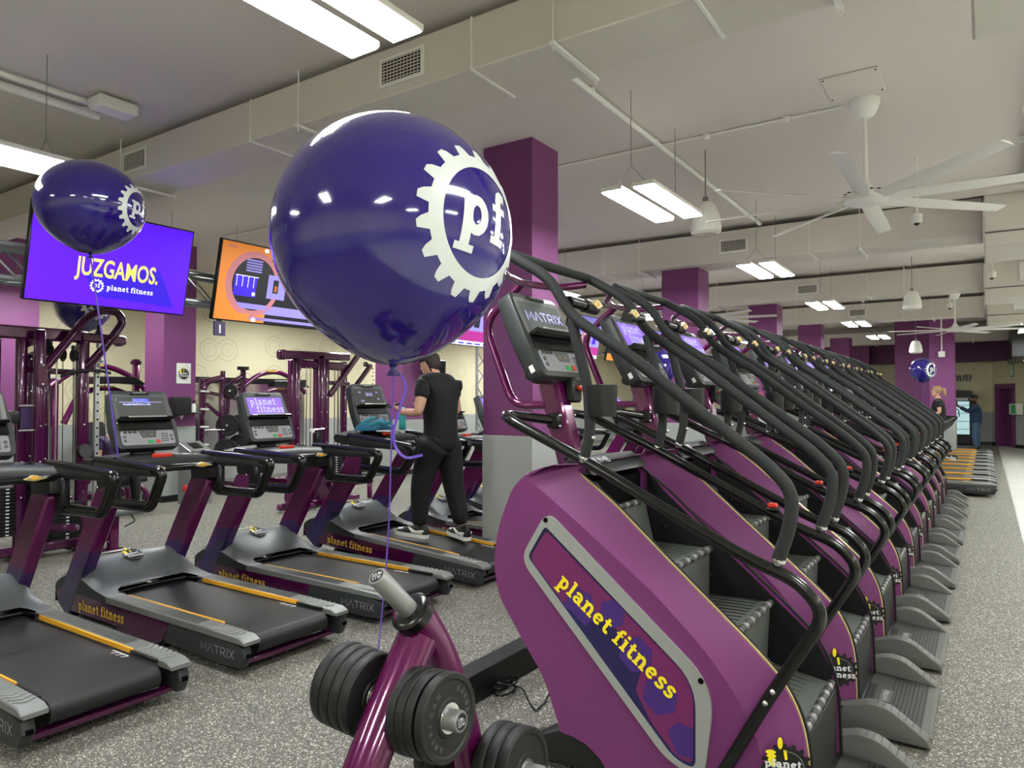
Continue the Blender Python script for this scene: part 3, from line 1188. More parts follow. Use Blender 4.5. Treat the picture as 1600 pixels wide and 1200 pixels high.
    for j in range(13):
        q = -1 + 2 * j / 12
        y = .40 * q
        fx = -1.42 - .10 * (1 - q * q)
        bx = -1.93 + .10 * q * q
        zt = 1.135 + .02 * (1 - q * q)
        rings.append([(fx, y, zt - .035), (fx + .015, y, zt - .06), (fx - .05, y, zt - .09), (bx + .03, y, zt - .07), (bx, y, zt - .03), (bx + .03, y, zt + .005), (fx - .06, y, zt)])
    m.loft(rings, 'black_plastic')
    for q in (-.27, .27):
        m.lathe([(.055, 0), (.062, .012), (.05, .014), (.045, -.0), (.0, -.0)], (-1.66, q, 1.138), 'black_gloss', seg=20)
    m.bar((-1.75, 0, 1.12), (-1.80, 0, 1.24), .16, .07, 'black_satin', .01)
    d = m.build('dashboard', r, ang=.9)
    m = MB()
    m.box((-1.50, .0, 1.158), (.05, .13, .028), 'red', bev=.01, seg=2)
    m.build('stop_button', d)
    m = MB()
    out = fillet([(-1.42, -.37, 1.07), (-1.30, -.2, 1.08), (-1.27, 0, 1.085), (-1.30, .2, 1.08), (-1.42, .37, 1.07)], .12)
    m.tube(out, .024, 'black_gloss', 12)
    g = m.build('grip_bar', r)
    for s in (-1, 1):
        m = MB()
        m.prism([(s * .17 - .075, 1.085), (s * .17, 1.108), (s * .17 + .075, 1.085), (s * .17, 1.07)], -1.30, -1.262, 'gold', 'x', .004)
        m.box((-1.285, s * .17, 1.09), (.05, .05, .03), 'orange_yellow', bev=.008)
        m.build('pulse_sensor', g)
    return r


def place_treadmill(proto, x, y, label, group, kind, incl=0.0, first=False):
    o = proto if first else dup(proto)
    o.location = (x, y, 0.0)
    o.rotation_euler = (0, incl, 0)
    o['label'] = label
    o['group'] = group
    console(o, (-1.745, 0, 1.415), R(24), kind)
    return o


tm = make_treadmill()
g1 = 'treadmills at left'
specs = [(1.77, 'nearest treadmill at the lower left corner, its belt closest to the camera', 'matrix', 0),
         (2.86, 'second treadmill from the camera at left, console reading a white summary line', 'summary', 0),
         (3.95, 'third treadmill at left, with a lilac lettered screen', 'planet', 0),
         (5.10, 'inclined treadmill on which the man in the black T-shirt stands', 'stats', R(3.6)),
         (6.47, 'treadmill half hidden by the large purple column', 'planet', 0)]
for i, (y, lb, k, inc) in enumerate(specs):
    place_treadmill(tm if i == 0 else tm, -3.43, y, lb, g1, k, inc, i == 0) if i == 0 else None
    if i == 0:
        tm_clean = [c for c in tm.children if not c.name.startswith('console')]


def copy_treadmill(x, y, label, group, kind, incl=0.0):
    o = tm.copy()
    COL.objects.link(o)
    for c in tm_clean:
        dup(c, o)
    o.location = (x, y, 0)
    o.rotation_euler = (0, incl, 0)
    o['label'] = label
    o['group'] = group
    console(o, (-1.745, 0, 1.415), R(24), kind)
    return o


T = [copy_treadmill(-3.43, y, lb, g1, k, inc) for (y, lb, k, inc) in specs[1:]]
T[2].location.z = -.02
m = MB()
m.bar((-1.75, 0, .20), (-1.95, 0, -.10), .5, .05, 'dark_gloss_purple', .01)
for q in (-.27, .27):
    m.lathe([(.0, -.02), (.035, -.02), (.035, .02), (.0, .02)], (-1.95, q, -.065), 'black', axis=(0, 1, 0), seg=14)
m.build('lift_leg', T[2])
for k, y in enumerate((7.56, 8.65, 11.4, 12.5)):
    copy_treadmill(-3.6, y, 'treadmill seen only in glimpses behind the stair climbers, ' + ('first', 'second', 'third', 'fourth')[k] + ' beyond the large purple column', 'treadmills behind the climbers', 'planet')
ordw = ['first', 'second', 'third', 'fourth', 'fifth', 'sixth', 'seventh', 'eighth', 'ninth', 'tenth']
for k in range(9):
    copy_treadmill(.14, 14.05 + 1.08 * k, ordw[k] + ' treadmill past the last stair climber, counted from the camera', 'far treadmills', 'planet')


# ------------------------------------------------------------------ stair climber (local: x=0 ramp toe, stairs rise towards -x)
def make_climber():
    r = thing('stair_climber', '', 'stair climber')
    YO, YI = .365, .285
    prof = [(-1.27, .17), (-1.35, .374), (-1.47, .53), (-1.585, .689), (-1.612, .827), (-1.59, .98), (-1.515, 1.165), (-1.44, 1.235), (-1.33, 1.275), (-1.19, 1.285)]
    edge = [(-1.19, 1.285), (-1.06, 1.13), (-.86, .955), (-.66, .785), (-.50, .65), (-.40, .555), (-.34, .45), (-.312, .33), (-.306, .06)]
    edge = [(-1.225, 1.245)] + edge[1:]
    foot = [(-.95, .05), (-1.05, .06), (-1.09, .11), (-1.15, .15), (-1.21, .165)]
    prof_s = [(p.x, p.z) for p in fillet([(a, 0, b) for a, b in prof], .05, 3)]
    edge_s = [(p.x, p.z) for p in fillet([(a, 0, b) for a, b in edge], .06, 3)]
    # crease polygon lies inside by ~9 cm at the stair edge
    crease = [(-1.437, 1.217), (-1.20, 1.055), (-.86, .81), (-.66, .63), (-.545, .49), (-.47, .36), (-.44, .2), (-.42, .06)]
    crease_s = [(p.x, p.z) for p in fillet([(a, 0, b) for a, b in crease], .06, 3)]
    for s in (-1, 1):
        m = MB()
        front = prof_s[:-3]
        outer = front + crease_s + foot
        m.prism(outer, s * (YO - .03), s * YO, 'gym_purple', 'y', .0)
        # sloped strip from crease to the stair edge
        from bisect import bisect

        def resample(pl, n):
            L = [0]
            for a, b in zip(pl, pl[1:]):
                L.append(L[-1] + math.hypot(b[0] - a[0], b[1] - a[1]))
            out = []
            for i in range(n):
                t = L[-1] * i / (n - 1)
                k = min(max(bisect(L, t) - 1, 0), len(pl) - 2)
                f = (t - L[k]) / max(L[k + 1] - L[k], 1e-9)
                out.append((pl[k][0] + (pl[k + 1][0] - pl[k][0]) * f, pl[k][1] + (pl[k + 1][1] - pl[k][1]) * f))
            return out
        A = resample(crease_s, 40)
        B = resample([prof_s[-1]] + edge_s, 40)
        Cc = [(a, YI, b) for a, b in B]
        n = 40
        rows_ = [[(a, s * YO, b) for a, b in A], [(a, s * (YI + .025), b) for a, b in B], [(a, s * YI, b) for a, b in B], [(a - .03, s * YI, b - .25) for a, b in B]]
        rows_[3] = [(p[0], p[1], max(.05, p[2])) for p in rows_[3]]
        vs = [p for rr in rows_ for p in rr]
        fs = [[i * n + k, i * n + k + 1, (i + 1) * n + k + 1, (i + 1) * n + k] for i in range(3) for k in range(n - 1)]
        m.raw(vs, fs, 'gym_purple')
        # close the strip at the upper front corner
        m.raw([(-1.437, s * YO, 1.217), (prof_s[-1][0], s * (YI + .025), prof_s[-1][1]), (-1.33, s * (YI + .025), 1.275), (-1.44, s * (YO), 1.235)], [[0, 1, 2, 3]], 'gym_purple')
        sp = m.build('side_shell', r, ang=.5)
        # gold edging
        m = MB()
        m.tube([(a, s * (YI + .012), b + .003) for a, b in edge_s], .0052, 'gold', 6)
        m.tube([(a + .008, s * (YI + .002), b + .0) for a, b in edge_s], .006, 'black', 6)
        m.build('gold_trim', sp)
        # silver frame with graphic
        outf = fillet([(-1.33, 0, 1.085), (-1.465, 0, .865), (-.80, 0, .185), (-.66, 0, .15), (-.615, 0, .50)], [.06, .07, .12, .06, .13], 6, True)
        inf = fillet([(-1.338, 0, 1.02), (-1.428, 0, .878), (-.775, 0, .20), (-.69, 0, .18), (-.688, 0, .50)], [.02, .03, .07, .05, .10], 6, True)
        m = MB()
        y0, y1 = sorted((s * YO, s * (YO + .010)))
        n = len(outf)
        vs = [(p.x, s * (YO + .012), p.z) for p in outf] + [(p.x, s * (YO + .012), p.z) for p in inf] + [(p.x, s * YO, p.z) for p in outf] + [(p.x, s * YO, p.z) for p in inf]
        fs = []
        for k in range(n):
            l = (k + 1) % n
            fs += [[k, l, n + l, n + k], [k, l, 2 * n + l, 2 * n + k], [n + k, n + l, 3 * n + l, 3 * n + k]]
        m.raw(vs, fs, 'silver')
        for hx, hz in ((-1.335, 1.045), (-.668, .515)):
            m.lathe([(.0, 0), (.011, 0), (.011, .002), (0, .002)], (hx, s * (YO + .012), hz), 'deep_dark', axis=(0, s, 0), seg=14)
        fr = m.build('panel_frame', sp)
        m = MB()
        m.prism([(p.x, p.z) for p in inf], *sorted((s * YO, s * (YO + .006))), 'navy', 'y')
        inn = fillet([(-1.335, 0, 1.0), (-1.418, 0, .876), (-.765, 0, .208), (-.70, 0, .20), (-.698, 0, .50)], [.02, .03, .06, .04, .09], 6, True)
        uu = 1 if s < 0 else -1
        lay = lambda k: (lambda x, y: Vector((x, s * (YO + .006 + .0006 * k), y)))
        m.raw([lay(1)(p.x, p.z) for p in inn], [list(range(len(inn)))], 'magenta_panel')
        poly2(m, lay(2), 'navy', [(-1.24, .69), (-1.18, .665), (-1.12, .70), (-1.03, .66), (-.96, .60), (-.90, .52), (-.93, .42), (-.86, .30), (-.80, .24), (-1.06, .512)])
        hexa = lambda cx, cy, rr: [(cx + rr * cos(R(20 + 60 * k)), cy + rr * sin(R(20 + 60 * k))) for k in range(6)]
        poly2(m, lay(3), 'violet_hex', [(-1.255, .70), (-1.2, .79), (-1.12, .76), (-1.10, .68), (-1.15, .63), (-1.2, .67)])
        poly2(m, lay(3), 'violet_hex', hexa(-1.03, .70, .06))
        poly2(m, lay(3), 'violet_hex', hexa(-.93, .56, .075))
        poly2(m, lay(3), 'violet_hex', hexa(-.83, .42, .075))
        poly2(m, lay(3), 'violet_hex', [(-.80, .30), (-.76, .34), (-.70, .33), (-.70, .22), (-.76, .22)])
        gp = m.build('graphic_panel', fr)
        m = MB()
        ang = R(-36.6) if s < 0 else R(36.6)
        w = text_width(PF, SLAB)
        sz = .62 / w
        o = Vector((-1.285, s * (YO + .009), .785)) if s < 0 else Vector((-.80, s * (YO + .009), .455))
        m2 = plane_map(o, (uu * cos(ang), 0, sin(ang)), (-uu * sin(ang), 0, cos(ang)))
        write(m, PF, m2, 'yellow', SLAB, sz)
        m.v = m.v
        # lettering is a sub-part of the frame group (depth limit), so parent it to the shell
        m.build('lettering', sp)
        m = MB()
        emblem(m, Vector((-.375 - .0, s * (YO - .045), .27)), (uu, 0, 0), (0, 0, 1), .16)
        # the badge sits on the sloped strip: lean it to follow
        k = (YO - YI - .025) / .125
        for q in range(len(m.v)):
            x, y, z = m.v[q]
            lift = abs(y) - (YO - .045)
            m.v[q] = (x, s * (YI + .029 + k * max(0, -(x + .312)) + lift), z)
        m.build('cog_emblem', sp)
    # front shell between the sides
    m = MB()
    pf = prof_s
    inner = [(-1.13, 1.20), (-1.16, .8), (-1.1, .4), (-1.05, .2)]
    vs, fs = [], []
    rows_ = []
    for q in (-YO, -YO + .015, 0, YO - .015, YO):
        e = .0
        rows_.append([(a - e * .6, q, b + (e * .5 if b > 1.2 else 0)) for a, b in pf])
    n = len(pf)
    vs = [p for rr in rows_ for p in rr]
    fs = [[i * n + k, i * n + k + 1, (i + 1) * n + k + 1, (i + 1) * n + k] for i in range(4) for k in range(n - 1)]
    m.raw(vs, fs, 'gym_purple')
    m.build('front_shell', r, ang=.6)
    m = MB()
    m.box((-1.33, 0, 1.287), (.16, .22, .03), 'black_satin', bev=.012)
    m.build('mast_collar', r)
    m = MB()
    cap = [(-1.30, 1.27), (-1.285, 1.298), (-1.235, 1.303), (-1.17, 1.262), (-1.155, 1.235), (-1.22, 1.222)]
    m.prism(cap, -.282, .282, 'black_satin', 'y', .008)
    tc = m.build('top_cap', r)
    m = MB()
    w = text_width('CLIMB', THIN)
    write(m, 'CLIMB', plane_map((-1.190, -.20, 1.2785), (0, 1, 0), (-.845, 0, .533)), 'white_text', THIN, .16 / w, bold=1.6)
    m.build('lettering', tc)
    # stair well; near-black sheets paint in the shade of the hollow
    m = MB()
    well = [(-1.14, 1.235), (-1.15, .95), (-.9, .55), (-.45, .12), (-.33, .06), (-.33, .32), (-.36, .40), (-.62, .55), (-.9, .78)]
    m.box((-1.20, 0, .75), (.02, .56, .90), 'deep_dark')
    m.bar((-1.12, 0, .72), (-.40, 0, .10), .56, .02, 'deep_dark', 0)
    m.box((-.325, 0, .2), (.02, .56, .30), 'black', bev=.004)
    for s in (-1, 1):
        m.prism([(-1.15, .6), (-1.15, 1.21), (-1.07, 1.12), (-.66, .77), (-.40, .545), (-.33, .42), (-.325, .08), (-.6, .1)], *sorted((s * .272, s * .283)), 'black_satin', 'y')
        for z0 in (0, 1, 2):
            m.ball((-.62 + -.22 * z0, s * .268, .55 + .2 * z0), .01, 'black', 8, 5)
    m.build('stair_well', r)
    # steps
    nos = [(-1.15, 1.085), (-.835, .885), (-.567, .68), (-.322, .385)]
    back = [(-1.15, 1.1), (-1.12, .885), (-.855, .672), (-.60, .425)]
    for i, ((nx, nz), (bx, bz)) in enumerate(zip(nos, back)):
        m = MB()
        dx = .16 if i == 0 else nx - bx
        if i:
            m.prism([(bx - .02, bz - .012), (nx - .02, nz - .012), (nx - .012, nz - .03), (bx - .02, bz - .035)], -.268, .268, 'step_grey', 'y', .003)
            for k in range(12):
                yy = -.25 + k * .0455
                m.bar((bx - .01, yy, bz - .008), (nx - .05, yy, nz - .012), .006, .006, 'ramp_dark', 0)
        # nosing hinge knuckles
        for k in range(13):
            yy = -.255 + k * .0425
            m.tube([(nx - .01, yy - .018, nz - .016), (nx - .01, yy + .018, nz - .016)], .0165, 'rail_grey' if k % 2 else 'ramp_dark', 10)
        m.tube([(nx - .01, -.275, nz - .016), (nx - .01, .275, nz - .016)], .010, 'black', 8)
        m.ball((nx - .01, -.278, nz - .016), .007, 'chrome', 8, 5)
        # riser
        lo = back[i + 1] if i < 3 else (nx + .0, .1)
        rx = lo[0] + .01 if i < 3 else nx - .03
        m.prism([(nx - .028, nz - .02), (nx - .008, nz - .02), (rx + .0, lo[1] - .02), (rx - .02, lo[1] - .02)], -.262, .262, 'step_grey' if i < 3 else 'black', 'y', .002)
        st = m.build('step', r)
        if i < 3:
            m = MB()
            w = text_width('MATRIX', THIN)
            n1 = Vector((rx - (nx - .008), 0, lo[1] - nz)).normalized()
            write(m, 'MATRIX', plane_map(Vector((nx - .004, -.10, nz - .13)) + Vector((rx - nx, 0, 0)) * .6, (0, 1, 0), -n1), 'ramp_dark', THIN, .17 / w)
            m.build('lettering', st)
    # mast, hoop
    m = MB()
    m.bar((-1.40, 0, 1.20), (-1.55, 0, 1.72), .11, .11, 'gloss_purple', .02)
    m.build('mast', r)
    m = MB()
    m.tube(fillet([(-1.49, 0, 1.53), (-1.75, 0, 1.525), (-1.93, 0, 1.95), (-1.69, 0, 2.14)], [.02, .08, .10, .02], 6), .021, 'gloss_purple', 12)
    m.tube(fillet([(-1.54, -.375, 2.165), (-1.64, -.25, 2.14), (-1.70, 0, 2.135), (-1.64, .25, 2.14), (-1.54, .375, 2.165)], .1), .019, 'gloss_purple', 12)
    m.build('front_hoop', r)
    # lower black rail
    low = [(-1.56, 1.475), (-1.42, 1.385), (-1.10, 1.30), (-.92, 1.172), (-.66, 1.05), (-.48, .99), (-.33, .94), (-.265, .80), (-.33, .69), (-.44, .49), (-.575, .22), (-.60, .17)]
    low = [(-1.60, 1.50), (-1.10, 1.285), (-.50, .99), (-.32, .93), (-.235, .83), (-.43, .50), (-.60, .18)]
    for s in (-1, 1):
        m = MB()
        pts = [(-1.50, s * .04, 1.485), (-1.68, s * .10, 1.50)] if False else []
        pts = [(-1.47, s * .05, 1.46), (-1.50, s * .34, 1.475)] + [(a, s * .385, b) for a, b in low]
        pts[1] = (-1.60, s * .385, 1.50)
        pts = [(-1.475, s * .05, 1.455)] + [(-1.52, s * .385, 1.47)] + [(a, s * .385, b) for a, b in low[1:]]
        pts.insert(1, (-1.60, s * .30, 1.49))
        rad = [.02, .10, .10] + [.10, .12, .10, .10, .08, .02]
        m.tube(fillet(pts, rad, 6), .0225, 'black_gloss', 12)
        for hz in ((-.405, .545), (-.43, .50)):
            m.ball((hz[0], s * .408, hz[1]), .011, 'chrome', 8, 5)
        lr = m.build('lower_handrail', r)
        m = MB()
        m.box((-1.475, s * .06, 1.455), (.07, .05, .075), 'black_satin', bev=.01)
        for q in (-.025, .025):
            m.ball((-1.44, s * .07, 1.455 + q), .009, 'chrome', 8, 5)
        m.build('rail_clamp', lr)
    m = MB()
    m.lathe([(.0, 0), (.032, 0), (.032, .008), (.02, .012), (.0, .012)], (-.59, .385, 1.055), 'black_satin', seg=16)
    m.box((-.59, .385, 1.075), (.04, .032, .02), 'red', bev=.005)
    m.build('stop_button', r)
    # upper foam rail: U over the front, branching posts
    up = [(-1.51, 2.185), (-1.30, 2.065), (-1.205, 1.90), (-.93, 1.72), (-.67, 1.516), (-.43, 1.335), (-.335, 1.24), (-.345, 1.12), (-.385, 1.0)]
    for s in (-1, 1):
        m = MB()
        pts = [(-1.55, 0, 2.205), (-1.53, s * .385, 2.20)] + [(a, s * .39, b) for a, b in up[1:]]
        m.tube(fillet(pts, [.02, .06, .10, .08, .1, .1, .08, .06, .05, .02], 5), .0235, 'foam', 12)
        m.ball((-.385, s * .39, .995), .025, 'chrome', 10, 6)
        ur = m.build('upper_handrail', r)
        m = MB()
        m.tube(fillet([(-1.20, s * .39, 1.88), (-1.125, s * .39, 1.60), (-1.115, s * .39, 1.42), (-1.145, s * .39, 1.31)], .05), .022, 'foam', 12)
        m.ball((-1.145, s * .39, 1.315), .025, 'chrome', 10, 6)
        m.ball((-1.115 + .018, s * .40, 1.40), .01, 'chrome', 8, 5)
        m.build('foam_post', ur)
        m = MB()
        m.lathe([(.0, 0), (.060, 0), (.064, .01), (.068, .128), (.062, .130), (.058, .02), (.0, .018)], (-1.085, s * .355, 1.485), 'black_plastic', seg=28)
        m.box((-1.11, s * .38, 1.53), (.06, .05, .05), 'black_plastic', bev=.01)
        m.build('cup_holder', ur)
        m = MB()
        a, b = Vector((-1.22, s * .375, 1.965)), Vector((-1.205, s * .17, 1.955))
        m.tube([a, a * .4 + b * .6], .024, 'black_gloss', 12)
        m.tube([a * .45 + b * .55, b], .030, 'black_satin', 12)
        m.prism([(s * .20 - .05, 1.965), (s * .20, 1.99), (s * .20 + .05, 1.965), (s * .20, 1.945)], -1.195, -1.172, 'gold', 'x', .003)
        m.box((-1.185, s * .20, 1.968), (.03, .03, .025), 'orange_yellow', bev=.005)
        m.build('pulse_grip', ur)
    # key box on the mast
    m = MB()
    m.box((-1.43, .045, 1.60), (.05, .09, .12), 'black_plastic', bev=.012)
    m.box((-1.395, .06, 1.61), (.05, .06, .018), 'red', rot=(0, .4, 0), bev=.005)
    m.build('release_lever', r)
    m = MB()
    
    m.box((-1.55, 0, 1.68), (.10, .30, .06), 'plastic_dark', rot=(0, -.3, 0), bev=.02)
    m.build('console_mount', r)
    # ramp and base
    m = MB()
    rp = [(-.42, .02), (-.42, .115), (-.36, .14), (-.29, .165), (-.20, .172), (-.13, .150), (-.06, .09), (-.0, .045), (.0, .015)]
    rp = [(-.42, .02), (-.42, .12), (-.33, .135), (-.24, .165), (-.16, .155), (-.08, .10), (-.01, .05), (.0, .015)]
    sm = [(p.x, p.z) for p in fillet([(a, 0, b) for a, b in rp], [0, 0, .03, .03, .03, .03, .01, 0], 3)]
    WR = .40
    for s in (-1, 1):
        m.prism(sm, *sorted((s * WR, s * (WR - .085))), 'ramp_grey', 'y', .012, 2)
        for k in range(7):
            xx = -.21 + k * .028
            zz = [b0[1] + (b1[1] - b0[1]) * (xx - b0[0]) / (b1[0] - b0[0]) for b0, b1 in zip(sm, sm[1:]) if b0[0] <= xx < b1[0]]
            m.box((xx, s * (WR - .043), zz[0] - .0002), (.003, .062, .002), 'ramp_dark')
    m.box((-.03, 0, .025), (.06, 2 * WR - .14, .04), 'ramp_grey', bev=.012)
    rmp = m.build('step_ramp', r, ang=.6)
    m = MB()
    m.bar((-.40, 0, .075), (-.045, 0, .045), 2 * WR - .165, .012, 'ramp_dark', 0)
    for k in range(9):
        m.box((-.05 - .018 * k, 0, .052 + .0016 * k), (.003, 2 * WR - .17, .004), 'black')
    m.box((-.28, -.02, .074), (.04, .26, .012), 'black', bev=.004)
    w = text_width('MATRIX', THIN)
    m.box((-.215, -.0, .0672), (.05, .17, .004), 'ramp_grey')
    write(m, 'MATRIX', plane_map((-.205, -.07, .0702), (0, 1, 0), (-1, 0, .06)), 'white_text', THIN, .14 / w)
    m.build('tread_plate', rmp)
    m = MB()
    m.box((-.365, 0, .045), (.14, .755, .07), 'black_satin', bev=.012)
    m.box((-.85, 0, .09), (.9, .55, .10), 'black', bev=.01)
    m.build('base_plinth', r)
    for s in (-1, 1):
        m = MB()
        m.prism([(-1.44, .02), (-1.44, .085), (-1.36, .135), (-1.25, .19), (-1.12, .21), (-1.0, .05)], *sorted((s * .20, s * .355)), 'black_satin', 'y', .015, 2)
        f = m.build('front_foot', r)
        m = MB()
        m.box((-1.445, s * .285, .052), (.03, .17, .075), 'plastic_dark', bev=.012, seg=2)
        for q in (-.02, .02):
            m.lathe([(.0, 0), (.009, 0), (.009, .003), (0, .003)], (-1.461, s * .285 + q, .05), 'deep_dark', axis=(-1, 0, 0), seg=10)
        m.build('foot_cap', f)
    return r


cl = make_climber()
cl_clean = list(cl.children)
lbl = ['nearest purple stair climber, whole lettered side panel and silver frame in view',
       'second purple stair climber from the camera, its steps just right of the nearest one']
lbl += [w + ' purple stair climber in the row, counted from the camera' for w in ordw[2:]]
for i in range(10):
    if i == 0:
        o = cl
    else:
        o = cl.copy()
        COL.objects.link(o)
        for c in cl_clean:
            dup(c, o)
    o.location = (-.22, 2.965 + 1.075 * i, 0)
    o['label'] = lbl[i]
    o['group'] = 'row of stair climbers'
    console(o, (-1.53, 0, 1.865), R(28), 'matrix' if i == 0 else 'planet', .47, .46)
#PART4


# ------------------------------------------------------------------ televisions on the truss
TVX = -6.6


def make_tv(y0, label, pic):
    r = thing('television', label, 'television', (TVX - .09, y0 + .725, 2.83), group='screens hung along the truss')
    tl = R(12)
    E4 = Matrix.Rotation(tl, 4, 'Y')

    def put(mb):
        mb.v = [tuple(E4 @ Vector(p)) for p in mb.v]
        return mb
    m = MB()
    m.box((-.03, 0, 0), (.05, 1.46, .86), 'tv_black', bev=.006)
    m.box((-.07, 0, -.05), (.05, .9, .5), 'black_plastic', bev=.02)
    b = put(m).build('screen_housing', r)
    m = MB()
    m.box((-.12, .0, .0), (.08, .12, .4), 'black_satin', bev=.01)
    for q in (-.3, .3):
        m.bar((-.08, q, .2), (-.19, q, .12), .03, .03, 'black_satin')
    m.build('wall_bracket', r)
    m = MB()
    F = lambda k: (lambda x, y: Vector((-.004 + .0008 * k, (x - .5) * 1.43, (y - .5) * .83)))
    rect = lambda x0, y0_, x1, y1: [(x0, y0_), (x1, y0_), (x1, y1), (x0, y1)]
    pic(m, F, rect)
    put(m).build('picture', b)
    return r


def pic_judge(m, F, rect):
    poly2(m, F(0), 'tv_violet', rect(0, 0, 1, 1))
    poly2(m, F(1), 'tv_blue', [(.30, .36), (.41, .10), (.92, .07), (.80, .48)])
    font_text(m, 'JUZGAMOS.', F(2)(.268, .32), (0, 1, 0), (0, 0, 1), .225, 'tv_yellow', .0045, .63)
    gm = lambda x, y: F(3)(.40 + x / 1.43, .215 + y / .83)
    gear(m, gm, 'tv_white', .042, .054, .064, 14)
    write(m, 'pf', gm, 'tv_white', SLAB, .062, -.032, -.015)
    w = text_width(PF, SLAB)
    write(m, PF, lambda x, y: F(3)(.46 + x / 1.43, .185 + y / .83), 'tv_white', SLAB, .44 / w)


def pic_stage(m, F, rect):
    poly2(m, F(0), 'tv_dark', rect(0, 0, 1, 1))
    poly2(m, F(1), 'tv_lavender', rect(.30, .12, 1, .24))
    poly2(m, F(1), 'tv_lavender', rect(.30, .03, 1, .07))
    poly2(m, F(1), 'tv_orange', rect(0, 0, .44, 1))
    E2 = lambda k, rx: (lambda x, y: F(k)(x, y))
    disc2(m, F(2), 'tv_rose', .24, 36, .30, .50, .43)
    disc2(m, F(3), 'tv_dark', .195, 36, .31, .50, .35)
    poly2(m, F(4), 'tv_blue', rect(.135, .33, .33, .60))
    poly2(m, F(4), 'tv_lavender', [(.16, .24), (.46, .24), (.44, .17), (.22, .17)])
    for k in range(5):
        poly2(m, F(5), 'tv_lavender', rect(.22, .66 + .035 * k, .36, .68 + .035 * k))
    for k in range(4):
        poly2(m, F(5), 'tv_white', rect(.15 + .05 * k, .45, .155 + .05 * k, .60))
    poly2(m, F(5), 'tv_white', rect(.14, .59, .34, .60))
    poly2(m, F(5), 'tv_lavender', rect(.43, .34, .60, .66))
    poly2(m, F(6), 'tv_dark', rect(.48, .42, .53, .60))
    poly2(m, F(6), 'tv_orange', rect(.495, .44, .52, .52))
    disc2(m, F(6), 'tv_white', .016, 12, .31, .37, .026)
    disc2(m, F(6), 'tv_white', .022, 12, .38, .965, .03)
    disc2(m, F(6), 'tv_white', .022, 12, .34, .03, .03)
    poly2(m, F(4), 'tv_orange', rect(.0, 0, .30, .10))
    poly2(m, F(5), 'tv_rose', rect(.04, .93, .12, .955))


def pic_news(m, F, rect):
    poly2(m, F(0), 'tv_lavender', rect(0, 0, 1, 1))
    poly2(m, F(1), 'tv_magenta', rect(0, .08, 1, .28))
    poly2(m, F(1), 'tv_white', rect(0, 0, 1, .08))
    for k in range(6):
        poly2(m, F(2), 'tv_blue', rect(.08 + .15 * k, .02, .18 + .15 * k, .05))
    for k in range(5):
        poly2(m, F(2), ('tv_dark', 'tv_blue', 'tv_rose')[k % 3], rect(.1 + .17 * k, .35, .2 + .17 * k, .75 + .05 * (k % 2)))


def pic_show(m, F, rect):
    poly2(m, F(0), 'tv_dark', rect(0, 0, 1, 1))
    poly2(m, F(1), 'tv_blue', rect(0, .5, 1, 1))
    poly2(m, F(2), 'tv_orange', rect(0, 0, .4, .18))
    for k in range(7):
        poly2(m, F(2), ('tv_lavender', 'tv_violet', 'tv_white')[k % 3], rect(.05 + .13 * k, .25, .12 + .13 * k, .55 + .06 * (k % 3)))


make_tv(2.69, 'television with violet picture reading JUZGAMOS, behind the small balloon', pic_judge)
make_tv(4.46, 'television showing an orange ring and stage picture, left of the biggest balloon', pic_stage)
make_tv(6.6, 'television hidden behind the biggest balloon', pic_show)
make_tv(8.1, 'television with magenta band above the head of the man in black', pic_news)
for k in range(4):
    make_tv(10.0 + 1.9 * k, ('television glimpsed right of the nearest climber console', 'television glimpsed above the second climber console', 'television glimpsed beyond the third climber', 'furthest television on the truss')[k], (pic_show, pic_news)[k % 2])
m = MB()
m.box((-6.80, 4.56, 2.32), (.02, .135, .15), 'sign_purple', bev=.003)
m.box((-6.805, 4.56, 2.43), (.01, .06, .10), 'black_satin')
font_text(m, '1', (-6.788, 4.53, 2.275), (0, 1, 0), (0, 0, 1), .12, 'white_text', .004)
tag(m.build('number_sign'), 'small purple sign with white 1 hanging under the orange television', 'sign')


def truss(name, a, b, w, label, step=.3):
    a, b = Vector(a), Vector(b)
    d = (b - a).normalized()
    s = d.cross(Vector((0, 0, 1)))
    s = s.normalized() if s.length > .1 else Vector((1, 0, 0))
    u = s.cross(d)
    m = MB()
    cs = [(s * i + u * j) * w / 2 for i, j in ((-1, -1), (1, -1), (1, 1), (-1, 1))]
    for c in cs:
        m.tube([a + c, b + c], .025, 'zinc', 10)
    n = int((b - a).length / step)
    for k in range(n):
        for q in range(4):
            p, r_ = cs[q], cs[(q + 1) % 4]
            if k % 2:
                p, r_ = r_, p
            m.tube([a + p + d * step * k, a + r_ + d * step * (k + 1)], .010, 'zinc', 6)
    tag(m.build(name), label, 'truss')


truss('lighting_truss', (-7.045, -1.5, 2.74), (-7.045, 18.5, 2.74), .29, 'silver box truss running behind the televisions')
truss('truss_tower', (-7.045, 2.12, 0), (-7.045, 2.12, 2.55), .29, 'upright silver truss tower at the left edge')
truss('truss_tower', (-7.045, 9.85, 0), (-7.045, 9.85, 2.55), .29, 'upright silver truss tower glimpsed between column and climbers')


# ------------------------------------------------------------------ balloons
CAMP = Vector((0, 0, 1.55))


